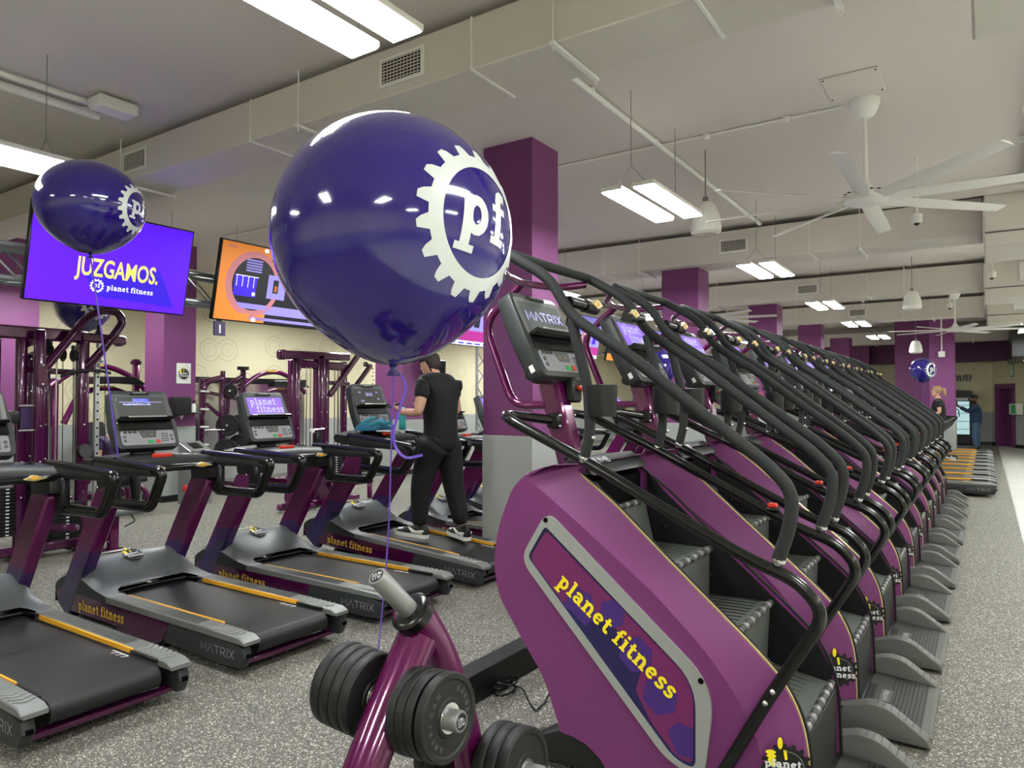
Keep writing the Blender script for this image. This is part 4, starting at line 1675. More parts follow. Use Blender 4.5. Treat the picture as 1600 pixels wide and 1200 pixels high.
def balloon(B, r, label, lon=50, lat=10, roll=-6, gs=1.0, tilt=(0, 0)):
    root = thing('balloon', label, 'balloon', B, group='dark blue printed balloons')

    def Rad(dv):
        t = math.acos(max(-1, min(1, -dv.z)))      # 0 at the bottom
        return r * (1 + .085 * math.exp(-(t / .42) ** 2) + .0 * dv.z)
    m = MB()
    NA, NZ = 64, 40
    rg = []
    for i in range(NZ + 1):
        t = pi * i / NZ
        row = []
        for k in range(NA):
            a = 2 * pi * k / NA
            q = max(sin(t), .004)
            dv = Vector((cos(a) * q, sin(a) * q, -cos(t)))
            row.append(dv * Rad(dv))
        rg.append(row)
    m.loft(rg, 'balloon_latex')
    m.lathe([(.012, 0), (.008, -.012), (.018, -.03), (.0, -.028)], (0, 0, -r * 1.075), 'balloon_latex', seg=12)
    sk = m.build('balloon_skin', root, ang=3)
    toC = (CAMP - Vector(B)).normalized()
    right = Vector((0, 0, 1)).cross(toC).normalized()
    up = toC.cross(right)
    c = (toC * cos(R(lat)) * cos(R(lon)) + right * cos(R(lat)) * sin(R(lon)) + up * sin(R(lat))).normalized()
    u = (Vector((0, 0, 1)).cross(c)).normalized()
    v = c.cross(u)
    u, v = u * cos(R(roll)) + v * sin(R(roll)), v * cos(R(roll)) - u * sin(R(roll))

    def fm(x, y):
        rr = math.hypot(x, y)
        if rr < 1e-6:
            return c * Rad(c) * 1.003
        dv = c * cos(rr) + (u * x + v * y) / rr * sin(rr)
        return dv * Rad(dv) * 1.003
    m = MB()
    g = .66 * gs
    gear(m, fm, 'balloon_print', g * .69, g * .87, g * 1.02, 17, duty=.5)
    sz = g * .92
    sub = lambda pts: [((pts[i][0] + (pts[i + 1][0] - pts[i][0]) * k / 3), (pts[i][1] + (pts[i + 1][1] - pts[i][1]) * k / 3)) for i in range(len(pts) - 1) for k in range(3)] + [pts[-1]]
    x = -g * .50
    for ch in 'pf':
        adv, st = SLAB[ch]
        for pts, w in st:
            m.ribbon(sub([(x + p[0] * sz, -g * .22 + p[1] * sz) for p in pts]), w * sz, fm, 'balloon_print')
        x += adv * sz
    m.build('printed_logo', sk)
    return root


def string(pts, w, label, cat='ribbon', flat=True):
    m = MB()
    pts = fillet(pts, .2, 6)
    m.tube(pts, w, 'ribbon', 6, sq=(1, .25) if flat else None)
    tag(m.build('balloon_ribbon'), label, cat, 'purple balloon ribbons')


balloon((-1.243, 1.323, 1.965), .300, 'biggest and nearest dark blue balloon with white cog logo', 46, 8, -6, .95)
bal2 = balloon((-4.598, 2.19, 2.755), .305, 'dark blue balloon floating in front of the left television', 60, 2, -2, .86)
bal2.scale = (1.0, 1.0, .90)
balloon((-8.976, 4.204, 2.70), .31, 'dark blue balloon whose lower part shows beneath the left television', 30, 5)
balloon((-1.2, 18.9, 2.26), .275, 'dark blue balloon floating far off above the walking woman', 50, 0, 0)
balloon((-3.55, 8.5, 1.95), .31, 'dark blue balloon partly hidden behind the second climber console', 200, 0)
string([(-1.243, 1.323, 1.625), (-1.262, 1.33, 1.2), (-1.290, 1.325, .93), (-1.302, 1.315, .80)], .0026, 'purple ribbon from the biggest balloon down to the weight tree')
string([(-1.243, 1.323, 1.63), (-1.226, 1.344, 1.605), (-1.222, 1.349, 1.585), (-1.236, 1.34, 1.53), (-1.252, 1.333, 1.47), (-1.248, 1.335, 1.43), (-1.226, 1.35, 1.402), (-1.19, 1.375, 1.412)], .0036, 'loose curled purple ribbon end under the biggest balloon')
string([(-1.302, 1.315, .80), (-1.285, 1.30, .83), (-1.27, 1.295, .80), (-1.30, 1.30, .78), (-1.325, 1.30, .70)], .004, 'knotted ribbon tied round the peg of the weight tree')
string([(-4.598, 2.19, 2.45), (-4.65, 2.30, 1.9), (-4.72, 2.44, 1.17)], .005, 'thin ribbon of the balloon in front of the left television', flat=False)
string([(-1.2, 18.9, 1.97), (-1.18, 18.9, 1.8), (-1.2, 18.92, 1.6), (-1.19, 18.9, 1.45)], .005, 'thin ribbon of the far balloon above the walking woman', flat=False)
string([(-8.976, 4.204, 2.36), (-8.95, 4.2, 1.8), (-8.97, 4.2, 1.35)], .005, 'ribbon of the balloon beneath the left television', flat=False)
string([(-3.55, 8.5, 1.61), (-3.56, 8.5, 1.3), (-3.55, 8.5, 1.14)], .005, 'ribbon of the balloon behind the second climber console', flat=False)


# ------------------------------------------------------------------ weight tree with small bumper plates
tree = thing('weight_plate_tree', 'glossy purple A-shaped weight plate rack in the foreground', 'weight rack', (-1.2, 1.35, 0))
m = MB()
m.tube(fillet([(0, .02, .955), (-.0, -.17, .70), (0, -.52, .02)], .3), .047, 'gloss_purple', 20, sq=(1.0, 1.15))
m.build('left_leg', tree)
m = MB()
m.tube(fillet([(0, -.005, 1.03), (0, .10, .90), (0, .24, .58), (0, .30, .02)], [0, .2, .3, 0], 8), .046, 'gloss_purple', 20, sq=(1.0, 1.1))
m.build('right_leg', tree)
m = MB()
m.bar((0, -.60, .03), (0, .42, .03), .10, .06, 'gloss_purple', .01)
m.bar((-.3, -.45, .03), (.3, -.45, .03), .08, .05, 'gloss_purple', .01)
m.bar((-.3, .28, .03), (.3, .28, .03), .08, .05, 'gloss_purple', .01)
m.build('base_feet', tree)


def peg(o, d, L, text=None, collar=.05):
    o, d = Vector(o), Vector(d).normalized()
    m = MB()
    m.lathe([(.0, -.026), (collar - .004, -.026), (collar + .004, -.02), (collar + .004, .004), (collar - .002, .010), (collar - .012, .012), (.0, .013)], o, 'black_gloss', axis=d, seg=28)
    m.build('rubber_collar', tree)
    m = MB()
    m.lathe([(.0, 0), (.0245, 0), (.0245, L - .003), (.022, L), (.019, L), (.019, L - .002), (.0, L - .002)], o, 'steel', axis=d, seg=24)
    e = m.build('steel_peg', tree)
    m = MB()
    m.lathe([(.0, 0), (.0185, 0), (.0185, .0012), (.0, .0012)], o + d * (L - .0018), 'black', axis=d, seg=20)
    u = Vector((0, 1, 0)) if abs(d.y) < .5 else Vector((.8, .6, 0))
    u = (u - d * u.dot(d)).normalized()
    v = d.cross(u)
    q = o + d * (L + .0004)
    ts = text or ('5 lbs', '2.5 kg')
    font_text(m, ts[0], q - u * .013 + v * .003, u, v, .0105, 'white_text', .0002)
    m.raw([q - u * .014, q + u * .014, q + u * .014 + v * .0008, q - u * .014 + v * .0008], [[0, 1, 2, 3]], 'white_text')
    font_text(m, ts[1], q - u * .013 - v * .009, u, v, .0105, 'white_text', .0002)
    m.build('peg_label', e)


peg((0, -.005, 1.022), (-.12, -.66, .70), .150, ('2.5 lbs', '1.1 kg'))
lvl = .806
peg((.03, -.05, lvl), (1, 0, .06), .165)
peg((-.03, -.05, lvl), (-1, 0, .06), .19)
peg((.03, .27, .55), (1, 0, .06), .19, ('10 lbs', '5 kg'))
peg((-.03, .27, .55), (-1, 0, .06), .19, ('10 lbs', '5 kg'))
peg((.03, -.27, .50), (1, 0, .06), .19, ('10 lbs', '5 kg'))
peg((-.03, -.27, .50), (-1, 0, .06), .19, ('10 lbs', '5 kg'))


def plate(c, d, r, th, label, group, full=True):
    t = thing('weight_plate', label, 'weight plate', c, group=group)
    d = Vector(d).normalized()
    m = MB()
    m.lathe([(.026, -th / 2), (r * .42, -th / 2), (r * .45, -th * .36), (r * .82, -th * .36), (r * .86, -th / 2), (r * .97, -th / 2), (r, -th * .38), (r, th * .38), (r * .97, th / 2), (r * .86, th / 2), (r * .82, th * .36), (r * .45, th * .36), (r * .42, th / 2), (.026, th / 2)], (0, 0, 0), 'plate_face', axis=d, seg=56)
    b = m.build('rubber_disc', t)
    m = MB()
    m.lathe([(.0255, -th / 2 - .001), (.034, -th / 2 - .001), (.036, -th / 2 + .002), (.036, th / 2 - .002), (.034, th / 2 + .001), (.0255, th / 2 + .001)], (0, 0, 0), 'chrome', axis=d, seg=28)
    m.build('steel_ring', t)
    return t


for i in range(4):
    t = plate((-1.138 + .027 * i + (.006 if i == 3 else 0), 1.30, .810 + .0018 * i), (1, 0, .06), .100, .025, ('innermost small black plate on the right peg, against the purple leg', 'second small black plate on the right peg of the weight tree', 'third small black plate on the right peg of the weight tree', 'outermost small black plate on the right peg, its lettered face in view')[i], 'plates on the upper right peg')
    if i == 3:
        m = MB()
        d = Vector((1, 0, .06)).normalized()
        u = Vector((0, 1, 0))
        v = d.cross(u)
        for k, ch in enumerate('AMERICAN'):
            a = R(245 - 17 * k)
            pu = u * cos(a) + v * sin(a)
            tu = u * sin(a) - v * cos(a)
            font_text(m, ch, d * .0102 + pu * .062, tu, pu, .017, 'grey_plastic', .0003)
        m.build('embossed_word', t)
        m = MB()
        for k, ch in enumerate('BARBELL'):
            a = R(60 - 15 * k)
            pu = u * cos(a) + v * sin(a)
            tu = u * sin(a) - v * cos(a)
            font_text(m, ch, d * .0102 + pu * .062, tu, pu, .017, 'grey_plastic', .0003)
        m.build('embossed_word', t)
for i in range(4):
    plate((-1.288 - .033 * i, 1.30, .814 + .002 * i), (-1, 0, .06), .104, .031, ('innermost black plate on the left peg beside the ribbon knot', 'second black plate on the left peg of the weight tree', 'third black plate on the left peg of the weight tree', 'outermost black plate on the left peg of the weight tree')[i], 'plates on the upper left peg')
for i in range(3):
    plate((-1.12 + .036 * i, 1.62, .552 + .002 * i), (1, 0, .06), .112, .034, ('innermost plate of the lower stack at the bottom edge beside the climber foot', 'middle plate of the lower stack beside the climber foot', 'outermost plate of the lower stack beside the climber foot')[i], 'plates on the lower right peg')
for i in range(2):
    plate((-1.285 - .036 * i, 1.62, .552 + .002 * i), (-1, 0, .06), .112, .034, ('inner plate behind the right leg of the weight tree', 'outer plate behind the right leg of the weight tree')[i], 'plates behind the right leg')
for i in range(4):
    plate((-1.30 - .036 * i, 1.08, .502 + .002 * i), (-1, 0, .06), .112, .034, ('innermost plate of the stack at the bottom edge left of the purple leg', 'second plate of the bottom stack left of the purple leg', 'third plate of the bottom stack left of the purple leg', 'outermost plate of the bottom stack left of the purple leg')[i], 'plates on the lower left peg')

# ------------------------------------------------------------------ floor power duct and loose cable
m = MB()
m.box((-2.25, 7.9, .075), (.13, 10.4, .15), 'black_satin', bev=.006)
tag(m.build('cable_raceway'), 'long black cable raceway on the floor behind the stair climbers', 'cable raceway')
m = MB()
pts = []
for k in range(46):
    a = k / 45 * 2 * pi * 3.6
    pts.append((-2.135 + .045 * cos(a) + .012 * sin(a * .37), 3.13 + .075 * sin(a) + .012 * cos(a * .61), .012 + .0012 * k))
pts += [(-2.06, 3.19, .03), (-1.975, 3.109, .012), (-1.881, 3.027, .008), (-1.895, 3.15, .008), (-1.91, 3.22, .03), (-1.90, 3.27, .07), (-1.80, 3.27, .12), (-1.66, 3.20, .15)]
m.tube(fillet(pts, .03, 3), .0045, 'black_gloss', 7)
tag(m.build('power_cable'), 'thin black cable tangled on the floor beside the cable raceway', 'cable')


# ------------------------------------------------------------------ strength machines in the left background
def post(m, x, y, z0, z1, w=.075, ma='dark_gloss_purple'):
    m.box((x, y, (z0 + z1) / 2), (w, w, z1 - z0), ma, bev=.015, seg=2)


def weight_stack(root, x, y, z0, n=15, w=.28, d=.16):
    m = MB()
    for k in range(n):
        m.box((x, y, z0 + .034 * k), (d, w, .030), 'black_satin', bev=.003)
        m.box((x + d / 2 + .001, y, z0 + .034 * k), (.002, .03, .012), 'white_text')
    m.build('weight_stack', root)
    m = MB()
    for q in (-.09, .09):
        m.tube([(x, y + q, z0 - .1), (x, y + q, 2.05)], .010, 'chrome', 8)
    m.build('guide_rods', root)


def cable_line(m, pts, r=.004, ma='black'):
    m.tube(pts, r, ma, 6)


def pulley(m, c, r=.045, ax=(0, 1, 0)):
    m.lathe([(.0, -.012), (r, -.014), (r * .8, 0), (r, .014), (.0, .012)], c, 'black_plastic', axis=ax, seg=18)
    m.lathe([(.0, -.02), (.012, -.02), (.012, .02), (.0, .02)], c, 'chrome', axis=ax, seg=8)


cm = thing('cable_tower', 'tall purple multi-station cable machine with a bent boom at the far left', 'cable machine', (-7.9, 3.4, 0))
for (x, y, z1, w, nm) in ((0, -.27, 2.25, .085, 'post'), (.15, -.17, 2.25, .085, 'post'), (-.35, -.45, 2.25, .10, 'post'), (0, .30, 2.25, .10, 'post'), (-.2, .02, 2.2, .08, 'post'), (-.75, .1, 2.25, .1, 'post'), (-.5, -.3, 2.2, .07, 'post')):
    m = MB()
    post(m, x, y, .02, z1, w, 'dark_gloss_purple')
    for k in range(5):
        m.ball((x + w / 2 + .002, y, .6 + .35 * k), .012, 'chrome', 8, 5)
    m.build('upright', cm)
m = MB()
m.bar((0, -.6, 2.22), (0, .34, 2.22), .10, .13, 'dark_gloss_purple', .02)
m.bar((0, -.1, 2.08), (-.8, .1, 2.08), .08, .10, 'dark_gloss_purple', .02)
m.bar((0, .24, 2.22), (.1, .70, 2.20), .08, .10, 'dark_gloss_purple', .02)
m.bar((-.02, -.27, 1.86), (-.02, .30, 1.84), .05, .06, 'dark_gloss_purple', .01)
m.box((.06, .64, 2.20), (.11, .08, .12), 'dark_gloss_purple', bev=.02)
m.build('header_beam', cm)
m = MB()
m.tube(fillet([(.15, -.17, 1.80), (.15, .27, 2.42), (.15, .43, 2.51), (.15, .585, 2.50), (.15, .64, 2.40), (.15, .50, 2.18), (.05, .36, 1.95), (.0, .30, 1.88)], [.02, .12, .1, .08, .1, .1, .1, .02], 5), .042, 'dark_gloss_purple', 14)
m.box((.15, -.16, 1.80), (.10, .10, .24), 'dark_gloss_purple', bev=.01)
for q in (1.71, 1.90):
    m.ball((.205, -.16, q), .016, 'chrome', 8, 5)
m.build('bent_boom', cm)
m = MB()
post(m, .02, .435, .35, 2.02, .05, 'silver')
for k in range(16):
    m.box((.048, .435, .45 + .09 * k), (.004, .018, .018), 'deep_dark')
m.build('perforated_upright', cm)
m = MB()
m.tube(fillet([(.1, .025, 1.78), (.1, .12, 1.83), (.1, .25, 1.865), (.1, .45, 1.865), (.1, .54, 1.845)], .08), .016, 'black_satin', 10)
m.ball((.1, .02, 1.778), .026, 'white', 10, 6)
m.ball((.1, .545, 1.843), .018, 'white', 10, 6)
cable_line(m, [(.1, .43, 1.87), (.1, .43, 2.13)], .006, 'steel')
for k in range(4):
    m.ball((.1, .43 + (.012 if k % 2 else -.012), 1.92 + .055 * k), .02, 'chrome', 8, 5)
m.box((.1, .43, 2.13), (.05, .07, .06), 'silver', bev=.01)
m.build('lat_bar', cm)
m = MB()
for (y, z) in ((-.02, 2.06), (.1, 2.02), (.2, 2.02), (.45, 2.25), (.52, 2.15)):
    pulley(m, (.02, y, z), .055)
    m.box((.02, y, z + .02), (.03, .035, .17), 'black_plastic', bev=.006)
    cable_line(m, [(.02, y, z), (.02, y + .01, .8)])
m.build('pulleys', cm)
weight_stack(cm, -.05, -.38, .25, 14)
weight_stack(cm, .0, .14, .12, 12)
weight_stack(cm, -.5, .05, .2, 15)
m = MB()
m.bar((.1, -1.0, .10), (.1, .55, .10), .09, .09, 'dark_gloss_purple', .015)
m.bar((.1, -.15, .30), (.35, .12, .28), .07, .07, 'dark_gloss_purple', .015)
m.bar((-.9, -.3, .05), (.35, -.3, .05), .09, .07, 'dark_gloss_purple', .015)
m.bar((-.9, .28, .05), (.45, .28, .05), .09, .07, 'dark_gloss_purple', .015)
m.bar((.0, -.1, .84), (.0, .3, .84), .05, .05, 'dark_gloss_purple', .01)
m.build('base_frame', cm)
m = MB()
post(m, .42, .42, .02, .36, .09, 'gloss_purple')
m.box((.42, .42, .015), (.16, .18, .03), 'gloss_purple', bev=.006)
st = m.build('seat_post', cm)
m = MB()
m.box((.42, .47, .40), (.28, .42, .06), 'seat_vinyl', bev=.025, seg=3)
m.tube(fillet([(.42, .60, .36), (.42, .66, .28), (.42, .54, .24)], .05), .008, 'black_satin', 8)
m.build('seat', st)
m = MB()
m.box((.1, -.42, 1.39), (.06, .20, .13), 'black_satin', bev=.03, seg=2)
m.tube(fillet([(.12, -.33, 1.50), (.12, -.19, 1.50), (.12, -.19, 1.26), (.12, -.33, 1.26)], .03), .010, 'silver', 8)
m.box((.1, -.26, 1.38), (.01, .10, .20), 'sign_purple')
m.build('instruction_placard', cm)
m = MB()
m.box((.0, .34, .98), (.10, .12, .12), 'black_satin', bev=.03, seg=2)
m.lathe([(.0, -.03), (.07, -.03), (.075, .03), (.0, .03)], (.06, .30, 1.02), 'black_plastic', axis=(1, .2, .2), seg=20)
m.build('thigh_roller', cm)

# second cable machine, middle
c2 = thing('cable_crossover', 'purple cable tower with slanted arms behind the third treadmill', 'cable machine', (-8.15, 7.1, 0))
for (x, y, w, z1) in ((0, 0, .12, 2.22), (0, .11, .10, 2.22), (.05, -.45, .08, 2.15), (-.1, .58, .08, 2.15), (-.35, -.2, .09, 2.15)):
    m = MB()
    post(m, x, y, .02, z1, w, 'dark_gloss_purple')
    for k in range(7):
        m.ball((x + w / 2 + .002, y, .5 + .22 * k), .010, 'chrome', 8, 5)
    m.build('upright', c2)
m = MB()
m.bar((0, -.72, 2.19), (0, .58, 2.22), .12, .12, 'dark_gloss_purple', .02)
m.bar((0, -.45, 2.08), (0, .55, 2.06), .08, .12, 'dark_gloss_purple', .02)
m.box((0, -.66, 2.19), (.14, .06, .14), 'dark_gloss_purple', bev=.015)
m.build('header_beam', c2)
m = MB()
m.bar((.05, .16, 1.62), (.05, .78, 2.30), .07, .08, 'dark_gloss_purple', .015)
m.bar((.05, .54, 1.62), (.05, 1.02, 2.12), .06, .07, 'dark_gloss_purple', .015)
m.bar((0, .1, 1.82), (0, .60, 1.80), .05, .06, 'dark_gloss_purple', .01)
m.build('slanted_arms', c2)
m = MB()
for y in (-.25, -.18, .28, .36):
    cable_line(m, [(.03, y, .6), (.03, y, 2.05)], .009, 'chrome')
pulley(m, (.05, .9, 2.12), .04)
for k in range(5):
    m.ball((.05, 1.06 + (.01 if k % 2 else -.01), 2.06 - .06 * k), .014, 'chrome', 8, 5)
m.build('cables', c2)
weight_stack(c2, -.02, .30, .22, 15, .24)
m = MB()
m.bar((0, -.7, .07), (0, .8, .07), .10, .09, 'gloss_purple', .015)
m.bar((-.4, .05, .07), (.5, .05, .07), .10, .09, 'gloss_purple', .015)
m.bar((.1, .15, .30), (.1, 1.0, .30), .07, .08, 'gloss_purple', .015)
m.bar((.1, .95, .02), (.1, .95, .32), .07, .07, 'gloss_purple', .015)
m.build('base_frame', c2)
m = MB()
m.box((.12, 1.0, .40), (.26, .40, .06), 'seat_vinyl', bev=.025, seg=3)
m.bar((.12, .78, .45), (.12, .60, .85), .24, .07, 'seat_vinyl', .02)
m.build('padded_seat', c2)
m = MB()
m.box((.08, -.08, 1.0), (.10, .10, .2), 'black_satin', bev=.02)
m.tube([(.1, -.2, 1.13), (.1, .02, 1.14)], .014, 'chrome', 8)
m.lathe([(.0, -.02), (.03, -.02), (.03, .02), (.0, .02)], (.12, -.22, 1.12), 'white', axis=(1, 0, 0), seg=12)
m.build('carriage', c2)
m = MB()
m.lathe([(.0, -.02), (.17, -.02), (.17, .02), (.0, .02)], (.2, -.55, .22), 'gloss_purple', axis=(1, -.6, 0), seg=24)
m.lathe([(.0, -.028), (.06, -.028), (.06, .028), (.0, .028)], (.2, -.55, .22), 'chrome', axis=(1, -.6, 0), seg=16)
m.box((.22, -.40, .34), (.06, .12, .08), 'red', bev=.02)
m.bar((.15, -.5, .03), (.15, -.2, .06), .05, .05, 'gloss_purple', .01)
m.build('foot_wheel', c2)


# arched plate-loaded machines and racks behind
def arch_machine(loc, label, sc=1.0, rz=0, group=None):
    r = thing('plate_loaded_press', label, 'strength machine', loc, rz, group)
    k = sc
    m = MB()
    m.tube(fillet([(0, -.75 * k, 1.75 * k), (0, -.35 * k, 2.05 * k), (0, .1 * k, 2.12 * k), (0, .55 * k, 1.92 * k), (0, .75 * k, 1.70 * k)], .3), .045, 'gloss_purple', 12)
    m.box((.047, -.1 * k, 2.11 * k), (.006, .26, .03), 'text_gold')
    m.build('upper_arch', r)
    m = MB()
    m.tube(fillet([(.15, -.6 * k, 1.2 * k), (.15, -.4 * k, 1.65 * k), (.15, 0, 1.78 * k), (.15, .5 * k, 1.6 * k)], .3), .045, 'gloss_purple', 12)
    m.box((.20, .0, 1.77 * k), (.006, .2, .03), 'text_gold')
    m.build('lower_arch', r)
    for (y, z1) in ((.62, 2.15), (-.62, 1.8)):
        m = MB()
        post(m, -.1, y * k, .02, z1 * k, .09, 'gloss_purple')
        m.lathe([(.0, 0), (.085, 0), (.09, .05), (.05, .09), (.0, .09)], (-.1, y * k, z1 * k), 'dark_gloss_purple', seg=12)
        m.build('upright', r)
    m = MB()
    m.prism(fillet_xy([(-.3, 1.92 * k), (.35, 1.93 * k), (.55, 1.80 * k), (.1, 1.82 * k), (-.3, 1.80 * k)]), .2, .4, 'black_satin', 'x', .01)
    m.build('shoulder_pad', r)
    m = MB()
    m.bar((-.5, 0, .05), (.6, 0, .05), .1, .08, 'gloss_purple', .015)
    m.bar((0, -.62 * k, .05), (0, .62 * k, .05), .1, .08, 'gloss_purple', .015)
    for (y) in (-.35, .35):
        m.tube(fillet([(.3, y, .02), (.3, y, .3), (.3, y * .6, .42), (.1, y * .5, .42)], .1), .04, 'gloss_purple', 10)
    m.build('base_frame', r)
    m = MB()
    m.box((.3, 0, .5), (.4, .34, .07), 'black_satin', bev=.02, seg=2)
    m.bar((.05, 0, .55), (-.2, 0, 1.2), .3, .08, 'black_satin', .02)
    m.build('padded_seat', r)
    return r


def fillet_xy(p):
    return [(q.x, q.y) for q in fillet([(a, b, 0) for a, b in p], .03, 3, True)]


arch_machine((-11.7, 5.75, 0), 'arched purple machine left of the poster column, behind the second treadmill console', 1.0, .0, 'arched purple machines')
arch_machine((-11.3, 8.75, 0), 'arched purple machine with gold plates between poster column and cable tower', 1.0, .0, 'arched purple machines')


def bumper(root, c, r, axis=(0, 1, 0), nm='rubber_plate'):
    m = MB()
    m.lathe([(.02, -.03), (r * .5, -.03), (r * .55, -.02), (r * .85, -.02), (r * .9, -.03), (r, -.025), (r, .025), (r * .9, .03), (r * .85, .02), (r * .55, .02), (r * .5, .03), (.02, .03)], c, 'plate_face', axis=axis, seg=28)
    m.lathe([(.0, -.1), (.02, -.1), (.02, .1), (.0, .1)], c, 'chrome', axis=axis, seg=10)
    return m.build(nm, root)


rk = thing('smith_rack', 'purple barbell rack with black plates just right of the poster column', 'rack', (-11.1, 7.6, 0))
for (x, y, z1) in ((0, -.1, 1.95), (0, .33, 2.1), (-.6, -.1, 1.95), (-.6, .33, 2.1)):
    m = MB()
    post(m, x, y, .02, z1, .075, 'dark_gloss_purple')
    for k in range(12):
        m.ball((x + .04, y, .5 + .12 * k), .009, 'chrome', 6, 4)
    m.build('upright', rk)
m = MB()
m.tube(fillet([(0, -.45, 1.3), (0, -.42, 1.85), (0, -.1, 1.93)], .15), .035, 'dark_gloss_purple', 10)
m.tube(fillet([(0, .0, 1.1), (0, .05, 1.85), (0, .33, 2.0)], .15), .035, 'dark_gloss_purple', 10)
m.bar((0, -.5, 1.72), (0, .2, 1.58), .05, .06, 'dark_gloss_purple', .01)
m.bar((0, -.4, 1.5), (0, .05, 1.15), .05, .06, 'dark_gloss_purple', .01)
m.lathe([(.0, 0), (.1, 0), (.1, .06), (.0, .06)], (0, .33, 2.1), 'black', seg=14)
m.build('rack_arms', rk)
for y in (-.1, .33):
    m = MB()
    m.bar((-.6, y, .05), (.4, y, .05), .08, .07, 'dark_gloss_purple', .01)
    m.build('floor_rail', rk)
m = MB()
m.bar((-.6, -.1, 1.9), (-.6, .33, 2.0), .06, .06, 'dark_gloss_purple', .01)
m.build('cross_bar', rk)
m = MB()
m.tube([(.06, -.45, 1.05), (.06, .75, 1.02)], .015, 'chrome', 10)
m.build('barbell', rk)
for (y, z, r_) in ((.02, 1.72, .12), (-.03, 1.12, .19), (.18, 1.15, .15), (-.06, .70, .19), (.2, .75, .2), (.7, 1.03, .15)):
    bumper(rk, (.08, y, z), r_, (.75, -.66, 0))
m = MB()
for k in range(5):
    m.tube([(.05, -.38, .5 + .3 * k), (.14, -.58, .51 + .3 * k)], .016, 'white', 8)
m.build('storage_pegs', rk)
rk2 = thing('power_rack', 'dark purple squat rack glimpsed far left between the cable posts', 'rack', (-11.0, 3.3, 0))
for (x, y) in ((0, -.5), (0, .5), (-.8, -.5), (-.8, .5)):
    m = MB()
    post(m, x, y, .02, 1.7, .075, 'dark_gloss_purple')
    m.build('upright', rk2)
m = MB()
for x in (0, -.8):
    m.bar((x, -.5, 1.68), (x, .5, 1.68), .06, .07, 'dark_gloss_purple', .01)
for y in (-.5, .5):
    m.bar((-.8, y, 1.68), (0, y, 1.68), .06, .07, 'dark_gloss_purple', .01)
m.build('top_frame', rk2)
for y in (-.5, .5):
    m = MB()
    m.bar((-.8, y, .05), (.3, y, .05), .06, .07, 'dark_gloss_purple', .01)
    m.build('floor_rail', rk2)
m = MB()
m.tube([(.06, -.9, 1.25), (.06, .95, 1.25)], .014, 'chrome', 10)
m.build('barbell', rk2)
for y in (-.72, .72, .8):
    bumper(rk2, (.06, y, 1.25), .2)
for (y, z) in ((.62, .5), (.62, .95), (-.62, .6)):
    bumper(rk2, (-.3, y, z), .2)

bn = thing('preacher_bench', 'purple stool with curved legs on the floor in front of the poster column', 'bench', (-10.0, 5.22, 0))
m = MB()
for (y, x) in ((-.22, .15), (.25, .1), (-.1, -.25), (.2, -.3)):
    m.tube(fillet([(x, y * 1.3, .01), (x, y * 1.2, .28), (x * .6, y * .6, .40)], .1), .038, 'gloss_purple', 12)
m.build('curved_legs', bn)
m = MB()
m.box((0, 0, .45), (.45, .5, .07), 'black_satin', bev=.025, seg=3)
m.build('padded_seat', bn)
m = MB()
m.tube(fillet([(.2, .0, .42), (.25, .1, .55), (.2, .25, .58), (.2, .35, .5)], .06), .02, 'gloss_purple', 10)
m.build('foot_hook', bn)

# things on and beside the poster column
m = MB()
ps = thing('cog_poster', 'white square poster with cog and thumb on the purple column', 'poster', (-10.40, 6.37, 1.975))
m.box((-.012, 0, 0), (.012, .24, .32), 'white', bev=.004)
m.build('board', ps)
m = MB()
emblem(m, Vector((-.004, .0, -.01)), (0, 1, 0), (0, 0, 1), .19)
m.ribbon(arc(0, 0, .11, .13, -70, 80, 20), .004, plane_map((-.0045, 0, 0), (0, 1, 0), (0, 0, 1)), 'grey_plastic')
m.build('printed_cog', ps)
dp = thing('paper_dispenser', 'black paper towel dispenser with white tip on the purple column', 'dispenser', (-10.41, 6.28, 1.44))
m = MB()
m.box((.10, -.02, .03), (.2, .27, .28), 'black_plastic', bev=.03, seg=3)
m.box((.06, .22, -.085), (.12, .22, .02), 'black_plastic', bev=.005)
m.box((.0, .22, -.02), (.012, .2, .14), 'black_plastic', bev=.005)
m.build('dispenser_case', dp)
m = MB()
m.lathe([(.0, -.07), (.02, -.045), (.05, -.0), (.0, .0)], (.10, 0, -.12), 'white', seg=10, sy=.5)
m.build('paper_tip', dp)
sb = thing('spray_bottle', 'clear and black sanitiser bottle on the shelf beside the dispenser', 'bottle', (-10.345, 6.50, 1.366))
m = MB()
m.lathe([(.0, 0), (.035, 0), (.037, .02), (.036, .11), (.018, .14), (.0, .14)], (0, 0, 0), 'white', seg=16)
m.build('bottle_body', sb)
m = MB()
m.lathe([(.0, .135), (.018, .135), (.016, .17), (.0, .17)], (0, 0, 0), 'black', seg=12)
m.box((.02, 0, .175), (.06, .02, .02), 'black', bev=.004)
m.build('spray_head', sb)
ks = thing('wipe_bin', 'grey steel wipe stand with dark slot below the dispenser', 'bin', (-9.95, 6.27, 0))
m = MB()
m.prism([(-.16, .0), (.16, .0), (.16, .80), (-.16, .93)], -.16, .20, 'stainless', 'y', .008)
m.build('bin_body', ks)
m = MB()
m.prism([(-.08, .905), (.08, .84), (.08, .846), (-.08, .911)], -.06, .10, 'tv_black', 'y')
m.build('wipe_slot', ks)
m = MB()
m.box((.06, -.178, .25), (.08, .02, .10), 'red', bev=.02)
m.build('hanging_tag', ks)
mt = thing('wall_mirror', 'wide gym mirror with black top edge on the left cream wall', 'mirror', (XL + .03, 9.1, 1.15))
m = MB()
m.box((-.01, 0, 0), (.02, 2.9, 1.55), 'chrome', bev=.002)
m.build('mirror_glass', mt)
m = MB()
